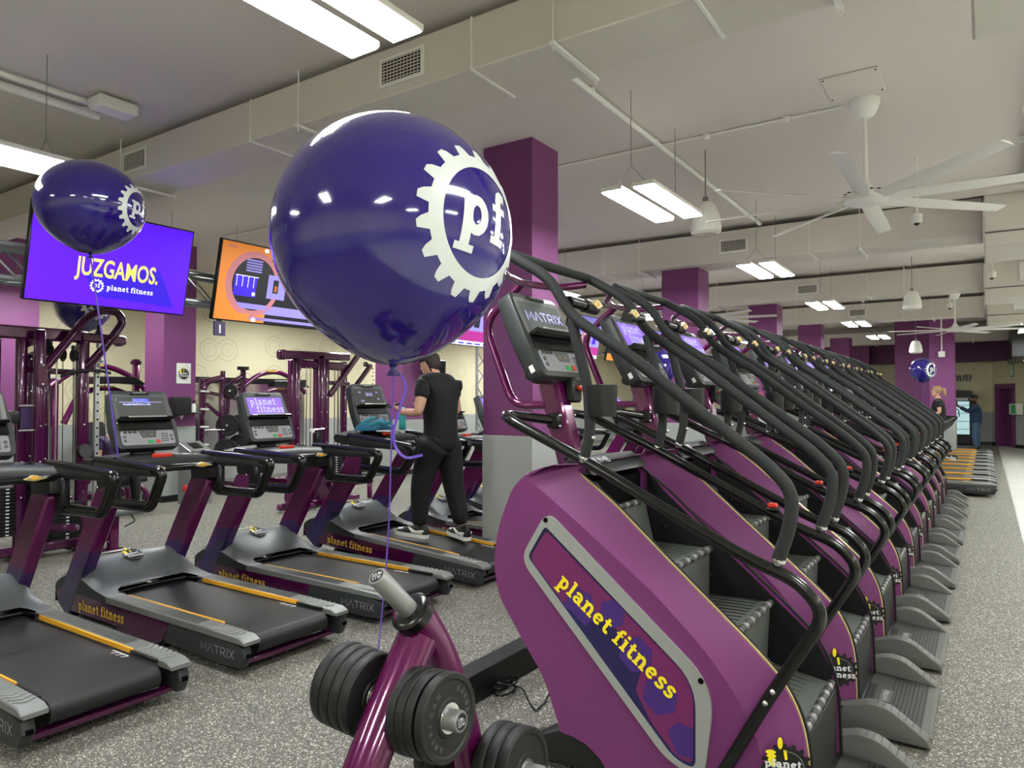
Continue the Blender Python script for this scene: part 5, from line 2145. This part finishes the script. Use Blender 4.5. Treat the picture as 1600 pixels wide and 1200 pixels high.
m.box((0, 0, .80), (.05, 2.95, .12), 'tv_black', bev=.004)
m.build('top_rail', mt)
wm = thing('wall_monitor', 'black monitor on a bracket right of the head of the man in black', 'monitor', (-9.95, 11.85, 2.25))
m = MB()
m.box((0, 0, 0), (.12, .56, .36), 'tv_black', rot=(0, .1, -.35), bev=.03, seg=2)
m.build('monitor_case', wm)
m = MB()
m.bar((-.02, 0, .1), (-.3, -.18, .32), .04, .04, 'black_satin')
m.build('bracket', wm)

# ------------------------------------------------------------------ objects on the occupied treadmill
tw = thing('gym_towel', 'crumpled teal blue towel on the dashboard of the occupied treadmill', 'towel', (-4.99, 5.06, 1.26))
m = MB()
n = 34
vs, fs = [], []
for i in range(n):
    for j in range(n):
        u, v = i / (n - 1) * 2 - 1, j / (n - 1) * 2 - 1
        rr = math.hypot(u, v)
        env = max(0, 1 - rr ** 2.2)
        h = .10 * env ** .6 * (.78 + .22 * sin(4.1 * u + 2.3 * v) * cos(3.2 * v - 1.1 * u) + .14 * abs(sin(5 * v + 3 * u)) + .08 * cos(9 * u - 7 * v))
        sc = 1 / max(1, rr)
        vs.append((.15 * u * sc * (1 + .10 * sin(4 * v)), .24 * v * sc * (1 + .08 * cos(3 * u)), .004 + max(0, h)))
for i in range(n - 1):
    for j in range(n - 1):
        a = i * n + j
        fs.append([a, a + 1, a + n + 1, a + n])
m.raw(vs, fs, 'towel')
m.build('towel_cloth', tw)
m = MB()
m.tube(fillet([(.09, -.17, .05), (.13, -.08, .09), (.10, .0, .06), (.14, .06, .08)], .05), .018, 'towel_light', 8, sq=(1, .4))
m.tube(fillet([(.0, -.2, .06), (.04, -.1, .12), (-.02, .02, .12)], .05), .016, 'towel_light', 8, sq=(1, .4))
m.build('towel_hem', tw)
bt = thing('drink_bottle', 'turquoise drink bottle in the cup holder of the occupied treadmill', 'bottle', (-4.97, 5.43, 1.25))
m = MB()
m.lathe([(.0, 0), (.036, 0), (.038, .01), (.036, .06), (.033, .09), (.036, .12), (.036, .185), (.03, .2), (.0, .2)], (0, 0, 0), 'bottle_teal', seg=20)
m.build('bottle_body', bt)
m = MB()
m.lathe([(.0, .2), (.03, .2), (.03, .225), (.015, .235), (.0, .235)], (0, 0, 0), 'bottle_teal', seg=20)
m.build('bottle_cap', bt)


# ------------------------------------------------------------------ people (local: facing -x, left hand side is -y)
def hand(m, wrist, d, palm_n, skin, curl=.9, s=1.0):
    """palm plus five separate bent fingers"""
    w, d, n = Vector(wrist), Vector(d).normalized(), Vector(palm_n).normalized()
    side = d.cross(n).normalized()
    rg = []
    for t, ww, th in ((-.01, .024, .020), (.02, .034, .017), (.05, .042, .015), (.085, .040, .012)):
        c = w + d * t * s
        rg.append([c + side * cos(a * pi / 5) * ww * s + n * sin(a * pi / 5) * th * s for a in range(10)])
    m.loft(rg, skin)
    for k, L in enumerate((.070, .080, .076, .060)):
        b = w + d * .08 * s + side * (.030 - .020 * k) * s
        pts = [b]
        dr = d.copy()
        for q in range(3):
            dr = (dr * cos(curl * .6) + n * sin(curl * .6)).normalized()
            pts.append(pts[-1] + dr * L * s * (.45, .32, .23)[q])
        m.tube(pts, [.009 * s, .0088 * s, .0078 * s, .006 * s], skin, 8)
    b = w + d * .02 * s + side * .032 * s
    m.tube([b, b + (side * .7 + d * .6 + n * .3) * .03 * s, b + (side * .5 + d * 1.2 + n * .9) * .045 * s, b + (side * .2 + d * 1.6 + n * 1.4) * .05 * s], [.012 * s, .011 * s, .0095 * s, .007 * s], skin, 8)


def head_mesh(m, c, fwd, upv, skin, s=1.0):
    """skull, jaw, nose, lips, brows, eyes, ears"""
    c, f = Vector(c), Vector(fwd).normalized()
    u = Vector(upv).normalized()
    u = (u - f * u.dot(f)).normalized()
    l = u.cross(f)
    P = lambda a, b, h: c + (f * a + l * b + u * h) * s
    rg = []
    for h, fr, bk, wd in ((-.125, .045, .005, .020), (-.115, .078, .02, .036), (-.095, .088, .035, .050), (-.07, .090, .055, .060), (-.035, .094, .080, .068), (0, .094, .094, .073), (.035, .096, .100, .076), (.07, .088, .096, .073), (.10, .064, .076, .058), (.118, .03, .04, .03), (.123, .008, .01, .01)):
        row = []
        for k in range(20):
            a = 2 * pi * k / 20
            x = cos(a)
            row.append(P((fr if x > 0 else bk) * x, wd * sin(a), h))
        rg.append(row)
    m.loft(rg, skin)
    m.loft([[P(.090, -.010, .025), P(.096, 0, .028), P(.090, .010, .025)], [P(.092, -.014, -.012), P(.112, 0, -.010), P(.092, .014, -.012)], [P(.090, -.016, -.030), P(.118, 0, -.028), P(.090, .016, -.030)], [P(.088, -.006, -.038), P(.094, 0, -.038), P(.088, .006, -.038)]], skin)
    for q in (-1, 1):
        m.ball(P(.084, q * .030, .010), .012 * s, 'white', 8, 6)
        m.ball(P(.0945, q * .030, .010), .0055 * s, 'black', 8, 6)
        m.tube([P(.090, q * .014, .030), P(.092, q * .03, .035), P(.082, q * .048, .030)], .004 * s, 'hair_brown', 6)
        rr = [P(-.005, q * .072, .022), P(.006, q * .078, .024), P(.012, q * .076, .0), P(.006, q * .074, -.024), P(-.005, q * .070, -.02)]
        m.tube(fillet(rr, .01 * s, 3), .007 * s, skin, 6)
    m.tube([P(.090, -.022, -.062), P(.100, 0, -.060), P(.090, .022, -.062)], .005 * s, 'red' if False else skin, 6)
    m.tube([P(.088, -.02, -.070), P(.097, 0, -.070), P(.088, .02, -.070)], .005 * s, skin, 6)
    return P


def hair_cap(m, P, ma, back=-.06, front=.055, grow=.012):
    rg = []
    for h, fr, bk, wd in ((back, -.03, .075, .066), (-.03, -.015, .092, .074), (.0, -.01, .104, .080), (.03, .0, .112, .084), (front, .092, .110, .084), (.09, .084, .094, .074), (.118, .055, .066, .052), (.135, .02, .03, .02)):
        row = []
        for k in range(24):
            a = 2 * pi * k / 24
            x = cos(a)
            wob = 1 + .03 * sin(7 * a + h * 60)
            row.append(P((fr if x > 0 else bk) * x * wob, wd * sin(a) * wob, h + .004 * sin(5 * a)))
        rg.append(row)
    m.loft(rg, ma)


def shoe(m, c, yaw, s=1.0, sole='white', upper='black', accent='white', pitch=0):
    E4 = Matrix.Translation(c) @ Matrix.Rotation(yaw, 4, 'Z') @ Matrix.Rotation(pitch, 4, 'Y')
    T = lambda x, y, z: E4 @ Vector((x * s, y * s, z * s))
    prof = [(-.20, .022, .035), (-.18, .040, .05), (-.13, .049, .062), (-.06, .044, .085), (0, .038, .105), (.04, .038, .115), (.075, .034, .105), (.09, .020, .085)]
    out = [(x, w) for x, w, h in prof]
    ring = [T(x, w, 0) for x, w in out] + [T(x, -w, 0) for x, w in out[::-1]]
    ring2 = [T(x, w * 1.03, .03) for x, w in out] + [T(x, -w * 1.03, .03) for x, w in out[::-1]]
    m.loft([ring, ring2], sole)
    rg = []
    for x, w, h in prof:
        rg.append([T(x, w * .96 * cos(pi * k / 8), .028 + (h - .028) * sin(pi * k / 8)) for k in range(9)])
    m.loft(rg, upper, closed=False, caps=False)
    m.raw(rg[0], [list(range(9))], upper)
    m.raw(rg[-1], [list(range(9))], upper)
    for q in (-1, 1):
        m.tube([T(.07, q * .036, .06), T(.0, q * .045, .05), T(-.06, q * .047, .075), T(-.03, q * .044, .045), T(.06, q * .037, .04)], .007 * s, accent, 6)
    m.loft([[T(x, w * .8 * cos(pi * k / 8), .032 + (h - .028) * sin(pi * k / 8)) for k in range(9)] for x, w, h in prof[1:3]], accent, closed=False, caps=False)


man = thing('person', 'man in black T-shirt and black trousers looking at a phone on the inclined treadmill', 'person', (-4.31, 5.13, .262))
nd = {'pel': (.06, .02, .93, .085, .07), 'wst': (.07, .02, 1.08, .08, .07), 'chs': (.05, .02, 1.28, .14, .105), 'uch': (.02, .02, 1.40, .12, .09), 'nk': (-.005, .03, 1.47, .055), 'hb': (-.03, .045, 1.515, .055),
      'ls': (.03, -.16, 1.40, .065), 'le': (.05, -.255, 1.13, .043), 'lw': (-.20, -.20, 1.14, .030),
      'rs': (.03, .20, 1.40, .065), 're': (.06, .29, 1.13, .043), 'rw': (-.17, .16, 1.16, .030),
      'lh': (.04, -.07, .82, .07), 'lk': (-.06, -.10, .49, .062), 'la': (-.08, -.10, .10, .040),
      'rh': (.06, .11, .82, .07), 'rk': (.12, .14, .49, .062), 'ra': (.22, .15, .10, .040)}
ed = [('pel', 'wst'), ('wst', 'chs'), ('chs', 'uch'), ('uch', 'nk'), ('nk', 'hb'), ('uch', 'ls'), ('ls', 'le'), ('le', 'lw'), ('uch', 'rs'), ('rs', 're'), ('re', 'rw'), ('pel', 'lh'), ('lh', 'lk'), ('lk', 'la'), ('pel', 'rh'), ('rh', 'rk'), ('rk', 'ra')]
m = MB()
vs, fs = skin_mesh(nd, ed, 'pel')
m.raw(vs, fs, 'skin')
P = head_mesh(m, (-.075, .055, 1.565), (-.80, -.18, -.50), (-.35, 0, .9), 'skin', .98)
hand(m, (-.21, -.195, 1.145), (-.9, .25, .15), (.1, .6, .5), 'skin', .8)
hand(m, (-.18, .155, 1.165), (-.8, -.5, .1), (.1, -.5, .5), 'skin', .9)
body = m.build('body', man, ang=3)
m = MB()
hair_cap(m, P, 'hair_brown', -.085)
m.build('hair', man, ang=3)
nd2 = {'b': (.06, .02, .76, .18, .165), 'h': (.07, .02, .90, .18, .165), 'w': (.075, .02, 1.02, .165, .15), 'c': (.055, .02, 1.27, .19, .165), 'u': (.025, .02, 1.41, .16, .12), 'n': (.0, .02, 1.475, .068),
       'ls': (.03, -.155, 1.405, .082), 'la': (.042, -.215, 1.24, .072), 'rs': (.03, .20, 1.405, .082), 'ra': (.05, .26, 1.24, .072)}
m = MB()
vs, fs = skin_mesh(nd2, [('b', 'h'), ('h', 'w'), ('w', 'c'), ('c', 'u'), ('u', 'n'), ('u', 'ls'), ('ls', 'la'), ('u', 'rs'), ('rs', 'ra')], 'b')
m.raw(vs, fs, 'cloth_black')
m.build('t_shirt', man, ang=3)
nd3 = {'p': (.07, .02, .93, .14, .12), 'lh': (.045, -.07, .84, .14), 'lk': (-.055, -.10, .49, .102), 'la': (-.075, -.10, .11, .074), 'rh': (.075, .12, .84, .14), 'rk': (.12, .14, .49, .102), 'ra': (.215, .15, .11, .074)}
m = MB()
vs, fs = skin_mesh(nd3, [('p', 'lh'), ('lh', 'lk'), ('lk', 'la'), ('p', 'rh'), ('rh', 'rk'), ('rk', 'ra')], 'p')
m.raw(vs, fs, 'cloth_black')
m.build('trousers', man, ang=3)
m = MB()
shoe(m, (-.09, -.10, .022), .15, 1.12, pitch=R(3.6))
m.build('left_shoe', man, ang=1)
m = MB()
shoe(m, (.22, .15, .0), -.35, 1.12, pitch=R(3.6))
m.build('right_shoe', man, ang=1)
man.scale = (1.04, 1.04, 1.04)
ph = MB()
ph.box((-4.31 - .335, 5.13 - .16, .262 + 1.245), (.14, .07, .010), 'tv_black', rot=(0, -.35, .3), bev=.004)
tag(ph.build('phone'), 'black phone held by the man in the black T-shirt', 'phone')

wo = thing('person', 'woman with glasses, ponytail and black T-shirt walking on a far treadmill', 'person', (-.87, 18.3, .205))
m = MB()
nd = {'pel': (0, 0, .90, .10, .085), 'wst': (0, 0, 1.04, .09, .08), 'chs': (0, 0, 1.22, .12, .095), 'uch': (0, 0, 1.33, .12, .085), 'nk': (-.01, 0, 1.41, .045), 'hb': (-.02, 0, 1.47, .05),
      'ls': (0, -.17, 1.33, .055), 'le': (.04, -.22, 1.08, .038), 'lw': (-.20, -.20, 1.03, .026), 'rs': (0, .17, 1.33, .055), 're': (.04, .22, 1.08, .038), 'rw': (-.20, .20, 1.05, .026),
      'lh': (0, -.09, .86, .09), 'lk': (-.12, -.09, .48, .06), 'la': (-.10, -.09, .10, .036), 'rh': (0, .09, .86, .09), 'rk': (.02, .09, .47, .06), 'ra': (.24, .09, .16, .036)}
vs, fs = skin_mesh(nd, ed, 'pel')
m.raw(vs, fs, 'skin')
P = head_mesh(m, (-.03, 0, 1.545), (-1, 0, .05), (0, 0, 1), 'skin', .95)
hand(m, (-.21, -.20, 1.03), (-1, 0, 0), (0, 0, -1), 'skin', .8, .9)
hand(m, (-.21, .20, 1.05), (-1, 0, 0), (0, 0, -1), 'skin', .8, .9)
m.build('body', wo, ang=3)
m = MB()
hair_cap(m, P, 'hair_blonde', -.03)
m.tube([P(-.09, 0, .07), P(-.15, 0, .06), P(-.17, 0, -.04), P(-.15, 0, -.14)], [.022, .035, .034, .012], 'hair_blonde', 10)
m.build('hair', wo, ang=3)
m = MB()
for q in (-1, 1):
    m.tube([P(.108 + .002 * cos(a), q * .032 + .022 * sin(a), .008 + .018 * cos(a)) for a in [2 * pi * k / 12 for k in range(12)]], .0025, 'black', 5, closed=True)
    m.tube([P(.105, q * .052, .012), P(.0, q * .078, .018)], .0025, 'black', 5)
m.build('glasses', wo)
m = MB()
nd2 = {'h': (0, 0, .74, .16, .15), 'w': (0, 0, .98, .155, .14), 'c': (0, 0, 1.21, .165, .14), 'u': (0, 0, 1.335, .13, .09), 'n': (0, 0, 1.40, .055), 'ls': (0, -.165, 1.34, .07), 'la': (.02, -.20, 1.18, .068), 'rs': (0, .165, 1.34, .07), 'ra': (.02, .20, 1.18, .068)}
vs, fs = skin_mesh(nd2, [('h', 'w'), ('w', 'c'), ('c', 'u'), ('u', 'n'), ('u', 'ls'), ('ls', 'la'), ('u', 'rs'), ('rs', 'ra')], 'h')
m.raw(vs, fs, 'cloth_black')
m.build('t_shirt', wo, ang=3)
m = MB()
nd3 = {'p': (0, 0, .90, .13, .11), 'lh': (0, -.08, .80, .115), 'lk': (-.12, -.09, .48, .08), 'la': (-.10, -.09, .14, .055), 'rh': (0, .08, .80, .115), 'rk': (.02, .09, .47, .072), 'ra': (.23, .09, .19, .05)}
vs, fs = skin_mesh(nd3, [('p', 'lh'), ('lh', 'lk'), ('lk', 'la'), ('p', 'rh'), ('rh', 'rk'), ('rk', 'ra')], 'p')
m.raw(vs, fs, 'cloth_black')
m.build('leggings', wo, ang=3)
m = MB()
shoe(m, (-.10, -.09, .0), 0, 1.0)
m.build('left_shoe', wo)
m = MB()
shoe(m, (.24, .09, .05), 0, 1.0, pitch=.35)
m.build('right_shoe', wo)

cmn = thing('person', 'man in navy jumper, jeans and yellow-brimmed cap filming with a camera', 'person', (-.25, 26.0, 0))
m = MB()
nd = {'pel': (0, 0, .93, .08, .07), 'wst': (0, 0, 1.08, .08, .075), 'chs': (0, 0, 1.27, .14, .11), 'uch': (0, 0, 1.38, .13, .10), 'nk': (-.01, 0, 1.46, .05), 'hb': (-.02, 0, 1.52, .055),
      'ls': (0, -.19, 1.38, .065), 'le': (-.20, -.24, 1.22, .048), 'lw': (-.42, -.08, 1.34, .032), 'rs': (0, .19, 1.38, .065), 're': (-.18, .24, 1.20, .048), 'rw': (-.40, .10, 1.36, .032),
      'lh': (0, -.09, .82, .07), 'lk': (-.04, -.12, .49, .066), 'la': (-.02, -.12, .10, .042), 'rh': (0, .09, .82, .07), 'rk': (.02, .13, .49, .066), 'ra': (.05, .14, .10, .042)}
vs, fs = skin_mesh(nd, ed, 'pel')
m.raw(vs, fs, 'skin_dark')
P = head_mesh(m, (-.04, 0, 1.60), (-1, -.1, -.05), (0, 0, 1), 'skin_dark', 1.0)
hand(m, (-.43, -.07, 1.345), (-.7, .6, .3), (0, .5, .8), 'skin_dark', .9)
hand(m, (-.41, .09, 1.365), (-.7, -.6, .3), (0, -.5, .8), 'skin_dark', .9)
m.build('body', cmn, ang=3)
m = MB()
rg = []
for h, fr, bk, wd in ((-.125, .05, .0, .03), (-.10, .094, .02, .055), (-.075, .097, .03, .066), (-.05, .094, .03, .070)):
    rg.append([P((fr if cos(a) > 0 else bk) * cos(a), wd * sin(a), h) for a in [2 * pi * k / 16 for k in range(16)]])
m.loft(rg, 'hair_brown')
m.build('beard', cmn, ang=3)
m = MB()
rg = []
for h, fr, bk, wd in ((.03, .104, .110, .084), (.06, .104, .110, .084), (.10, .085, .09, .07), (.128, .04, .04, .03), (.133, .01, .01, .01)):
    rg.append([P((fr if cos(a) > 0 else bk) * cos(a), wd * sin(a), h) for a in [2 * pi * k / 20 for k in range(20)]])
m.loft(rg, 'black')
m.loft([[P(.09, -.07, .045), P(.17, -.045, .035), P(.185, 0, .035), P(.17, .045, .035), P(.09, .07, .045)], [P(.09, -.07, .052), P(.17, -.045, .042), P(.185, 0, .042), P(.17, .045, .042), P(.09, .07, .052)]], 'orange_yellow')
m.build('cap', cmn, ang=1)
m = MB()
nd2 = {'h': (0, 0, .76, .175, .16), 'w': (0, 0, 1.0, .175, .16), 'c': (0, 0, 1.26, .175, .145), 'u': (0, 0, 1.39, .145, .105), 'n': (0, 0, 1.45, .062), 'ls': (0, -.19, 1.39, .08), 'le': (-.20, -.24, 1.22, .066), 'lw': (-.40, -.09, 1.33, .045), 'rs': (0, .19, 1.39, .08), 're': (-.18, .24, 1.20, .066), 'rw': (-.38, .11, 1.35, .045)}
vs, fs = skin_mesh(nd2, [('h', 'w'), ('w', 'c'), ('c', 'u'), ('u', 'n'), ('u', 'ls'), ('ls', 'le'), ('le', 'lw'), ('u', 'rs'), ('rs', 're'), ('re', 'rw')], 'h')
m.raw(vs, fs, 'cloth_blue')
m.build('jumper', cmn, ang=3)
m = MB()
nd3 = {'p': (0, 0, .91, .13, .115), 'lh': (0, -.09, .82, .12), 'lk': (-.04, -.12, .49, .085), 'la': (-.02, -.12, .12, .066), 'rh': (0, .10, .84, .11), 'rk': (.02, .13, .49, .085), 'ra': (.05, .14, .12, .066)}
vs, fs = skin_mesh(nd3, [('p', 'lh'), ('lh', 'lk'), ('lk', 'la'), ('p', 'rh'), ('rh', 'rk'), ('rk', 'ra')], 'p')
m.raw(vs, fs, 'denim')
m.build('jeans', cmn, ang=3)
for nm, c in (('left_shoe', (-.02, -.12, 0)), ('right_shoe', (.05, .14, 0))):
    m = MB()
    shoe(m, c, .1, 1.05)
    m.build(nm, cmn)
vc = thing('video_camera', 'black video camera on a gimbal held by the man in the navy jumper', 'camera', (-.80, 26.0, 1.47))
m = MB()
m.box((0, 0, .02), (.16, .10, .11), 'tv_black', bev=.015, seg=2)
m.lathe([(.0, 0), (.04, 0), (.045, .1), (.0, .1)], (-.06, 0, .02), 'black_plastic', axis=(-1, 0, 0), seg=18)
m.build('camera_body', vc)
m = MB()
m.tube(fillet([(.08, .0, -.05), (.05, .09, -.08), (-.02, .06, -.16), (.1, 0, -.2), (.12, 0, -.42)], .04), .014, 'black_satin', 8)
m.tube([(.2, -.05, -.1), (.2, .1, -.1)], .014, 'black_satin', 8)
m.build('gimbal', vc)

# seated visitor glimpsed behind the second console
sp = thing('person', 'person with fair hair and dark top sitting behind the left treadmill consoles', 'person', (-10.05, 5.10, .06))
m = MB()
nd = {'pel': (0, 0, .50, .12, .10), 'chs': (.0, 0, .82, .13, .10), 'uch': (.02, 0, .95, .12, .09), 'nk': (.03, 0, 1.03, .045), 'hb': (.04, 0, 1.08, .05), 'ls': (.02, -.16, .95, .055), 'le': (.05, -.20, .72, .04), 'lw': (.25, -.12, .66, .028), 'rs': (.02, .16, .95, .055), 're': (.05, .2, .72, .04), 'rw': (.25, .12, .66, .028),
      'lh': (.02, -.09, .50, .09), 'lk': (.40, -.12, .50, .06), 'la': (.42, -.12, .06, .04), 'rh': (.02, .09, .50, .09), 'rk': (.40, .12, .50, .06), 'ra': (.42, .12, .06, .04)}
ed2 = [('pel', 'chs'), ('chs', 'uch'), ('uch', 'nk'), ('nk', 'hb'), ('uch', 'ls'), ('ls', 'le'), ('le', 'lw'), ('uch', 'rs'), ('rs', 're'), ('re', 'rw'), ('pel', 'lh'), ('lh', 'lk'), ('lk', 'la'), ('pel', 'rh'), ('rh', 'rk'), ('rk', 'ra')]
vs, fs = skin_mesh(nd, ed2, 'pel')
m.raw(vs, fs, 'skin')
P = head_mesh(m, (.05, 0, 1.15), (1, -.2, -.2), (0, 0, 1), 'skin', .95)
hand(m, (.26, -.12, .655), (1, 0, -.2), (0, 0, -1), 'skin')
hand(m, (.26, .12, .655), (1, 0, -.2), (0, 0, -1), 'skin')
m.build('body', sp, ang=3)
m = MB()
hair_cap(m, P, 'hair_blonde', -.04)
m.build('hair', sp, ang=3)
m = MB()
nd2 = {'h': (0, 0, .50, .14, .12), 'c': (0, 0, .82, .155, .12), 'u': (.02, 0, .955, .13, .095), 'ls': (.02, -.16, .955, .07), 'la': (.04, -.19, .80, .06), 'rs': (.02, .16, .955, .07), 'ra': (.04, .19, .80, .06)}
vs, fs = skin_mesh(nd2, [('h', 'c'), ('c', 'u'), ('u', 'ls'), ('ls', 'la'), ('u', 'rs'), ('rs', 'ra')], 'h')
m.raw(vs, fs, 'sign_purple')
m.build('top', sp, ang=3)
m = MB()
nd3 = {'p': (.01, 0, .50, .13, .11), 'lk': (.40, -.12, .50, .08), 'la': (.42, -.12, .10, .055), 'rk': (.40, .12, .50, .08), 'ra': (.42, .12, .10, .055)}
vs, fs = skin_mesh(nd3, [('p', 'lk'), ('lk', 'la'), ('p', 'rk'), ('rk', 'ra')], 'p')
m.raw(vs, fs, 'cloth_black')
m.build('trousers', sp, ang=3)

# ------------------------------------------------------------------ far end: fridge, shelf, lettering, first-aid box, signs
fr = thing('drinks_fridge', 'tall glass-fronted drinks fridge behind the man filming', 'fridge', (-.75, 29.55, 0))
m = MB()
m.box((0, .1, .95), (.72, .6, 1.9), 'tv_black', bev=.01)
m.build('cabinet', fr)
m = MB()
m.box((0, -.215, .95), (.56, .02, 1.15), 'fridge_glow', bev=.004)
for k in range(4):
    m.box((0, -.228, .55 + .28 * k), (.56, .01, .02), 'steel')
m.build('glass_door', fr)
m = MB()
m.box((0, -.225, 1.68), (.66, .02, .28), 'tv_black')
m.box((0, -.238, 1.60), (.5, .01, .10), 'silver', bev=.003)
for k in range(5):
    m.box((0, -.225, .10 + .05 * k), (.6, .02, .015), 'grey_plastic')
m.build('grille', fr)
m = MB()
for k in range(7):
    for q in range(3):
        x = -1.02 + .095 * k + random.uniform(-.01, .01)
        m.bar((x, 29.96, 2.24 + .07 * q), (x + random.uniform(-.03, .05), 29.96, 2.31 + .07 * q + random.uniform(0, .04)), .02, .03, 'navy', 0)
tag(m.build('wall_lettering'), 'dark blue mirrored lettering high on the cream wall above the fridge', 'lettering')
tt = a0 + dirw * 1.72 - nrm * .03
fa = thing('first_aid_box', 'green and white box on the slanted wall right of the purple doorway', 'first aid box', (tt.x, tt.y, 1.27), math.atan2(dirw.y, dirw.x))
m = MB()
m.box((0, -.10, 0), (.42, .2, .36), 'white', bev=.02, seg=2)
m.build('case', fa)
m = MB()
m.box((.05, -.205, 0), (.26, .02, .30), 'green', bev=.005)
m.build('green_lid', fa)
s2 = a0 + dirw * 1.3 - nrm * .01
m = MB()
m.box((0, 0, 0), (.20, .01, .42), 'green', bev=.002)
m.box((0, -.008, .0), (.14, .004, .34), 'white')
o = m.build('wall_notice')
o.location = (s2.x, s2.y, 2.55)
o.rotation_euler = (0, 0, math.atan2(dirw.y, dirw.x))
tag(o, 'narrow green and white notice above the purple doorway', 'notice')
m = MB()
m.tube([(-.98, 22.66, 3.99), (-.98, 22.66, 2.9)], .018, 'white_paint', 8)
m.box((-.98, 22.66, 2.82), (.16, .07, .16), 'white_paint', bev=.01)
tag(m.build('junction_box'), 'small white box on a pipe against the purple pier behind the woman', 'junction box')
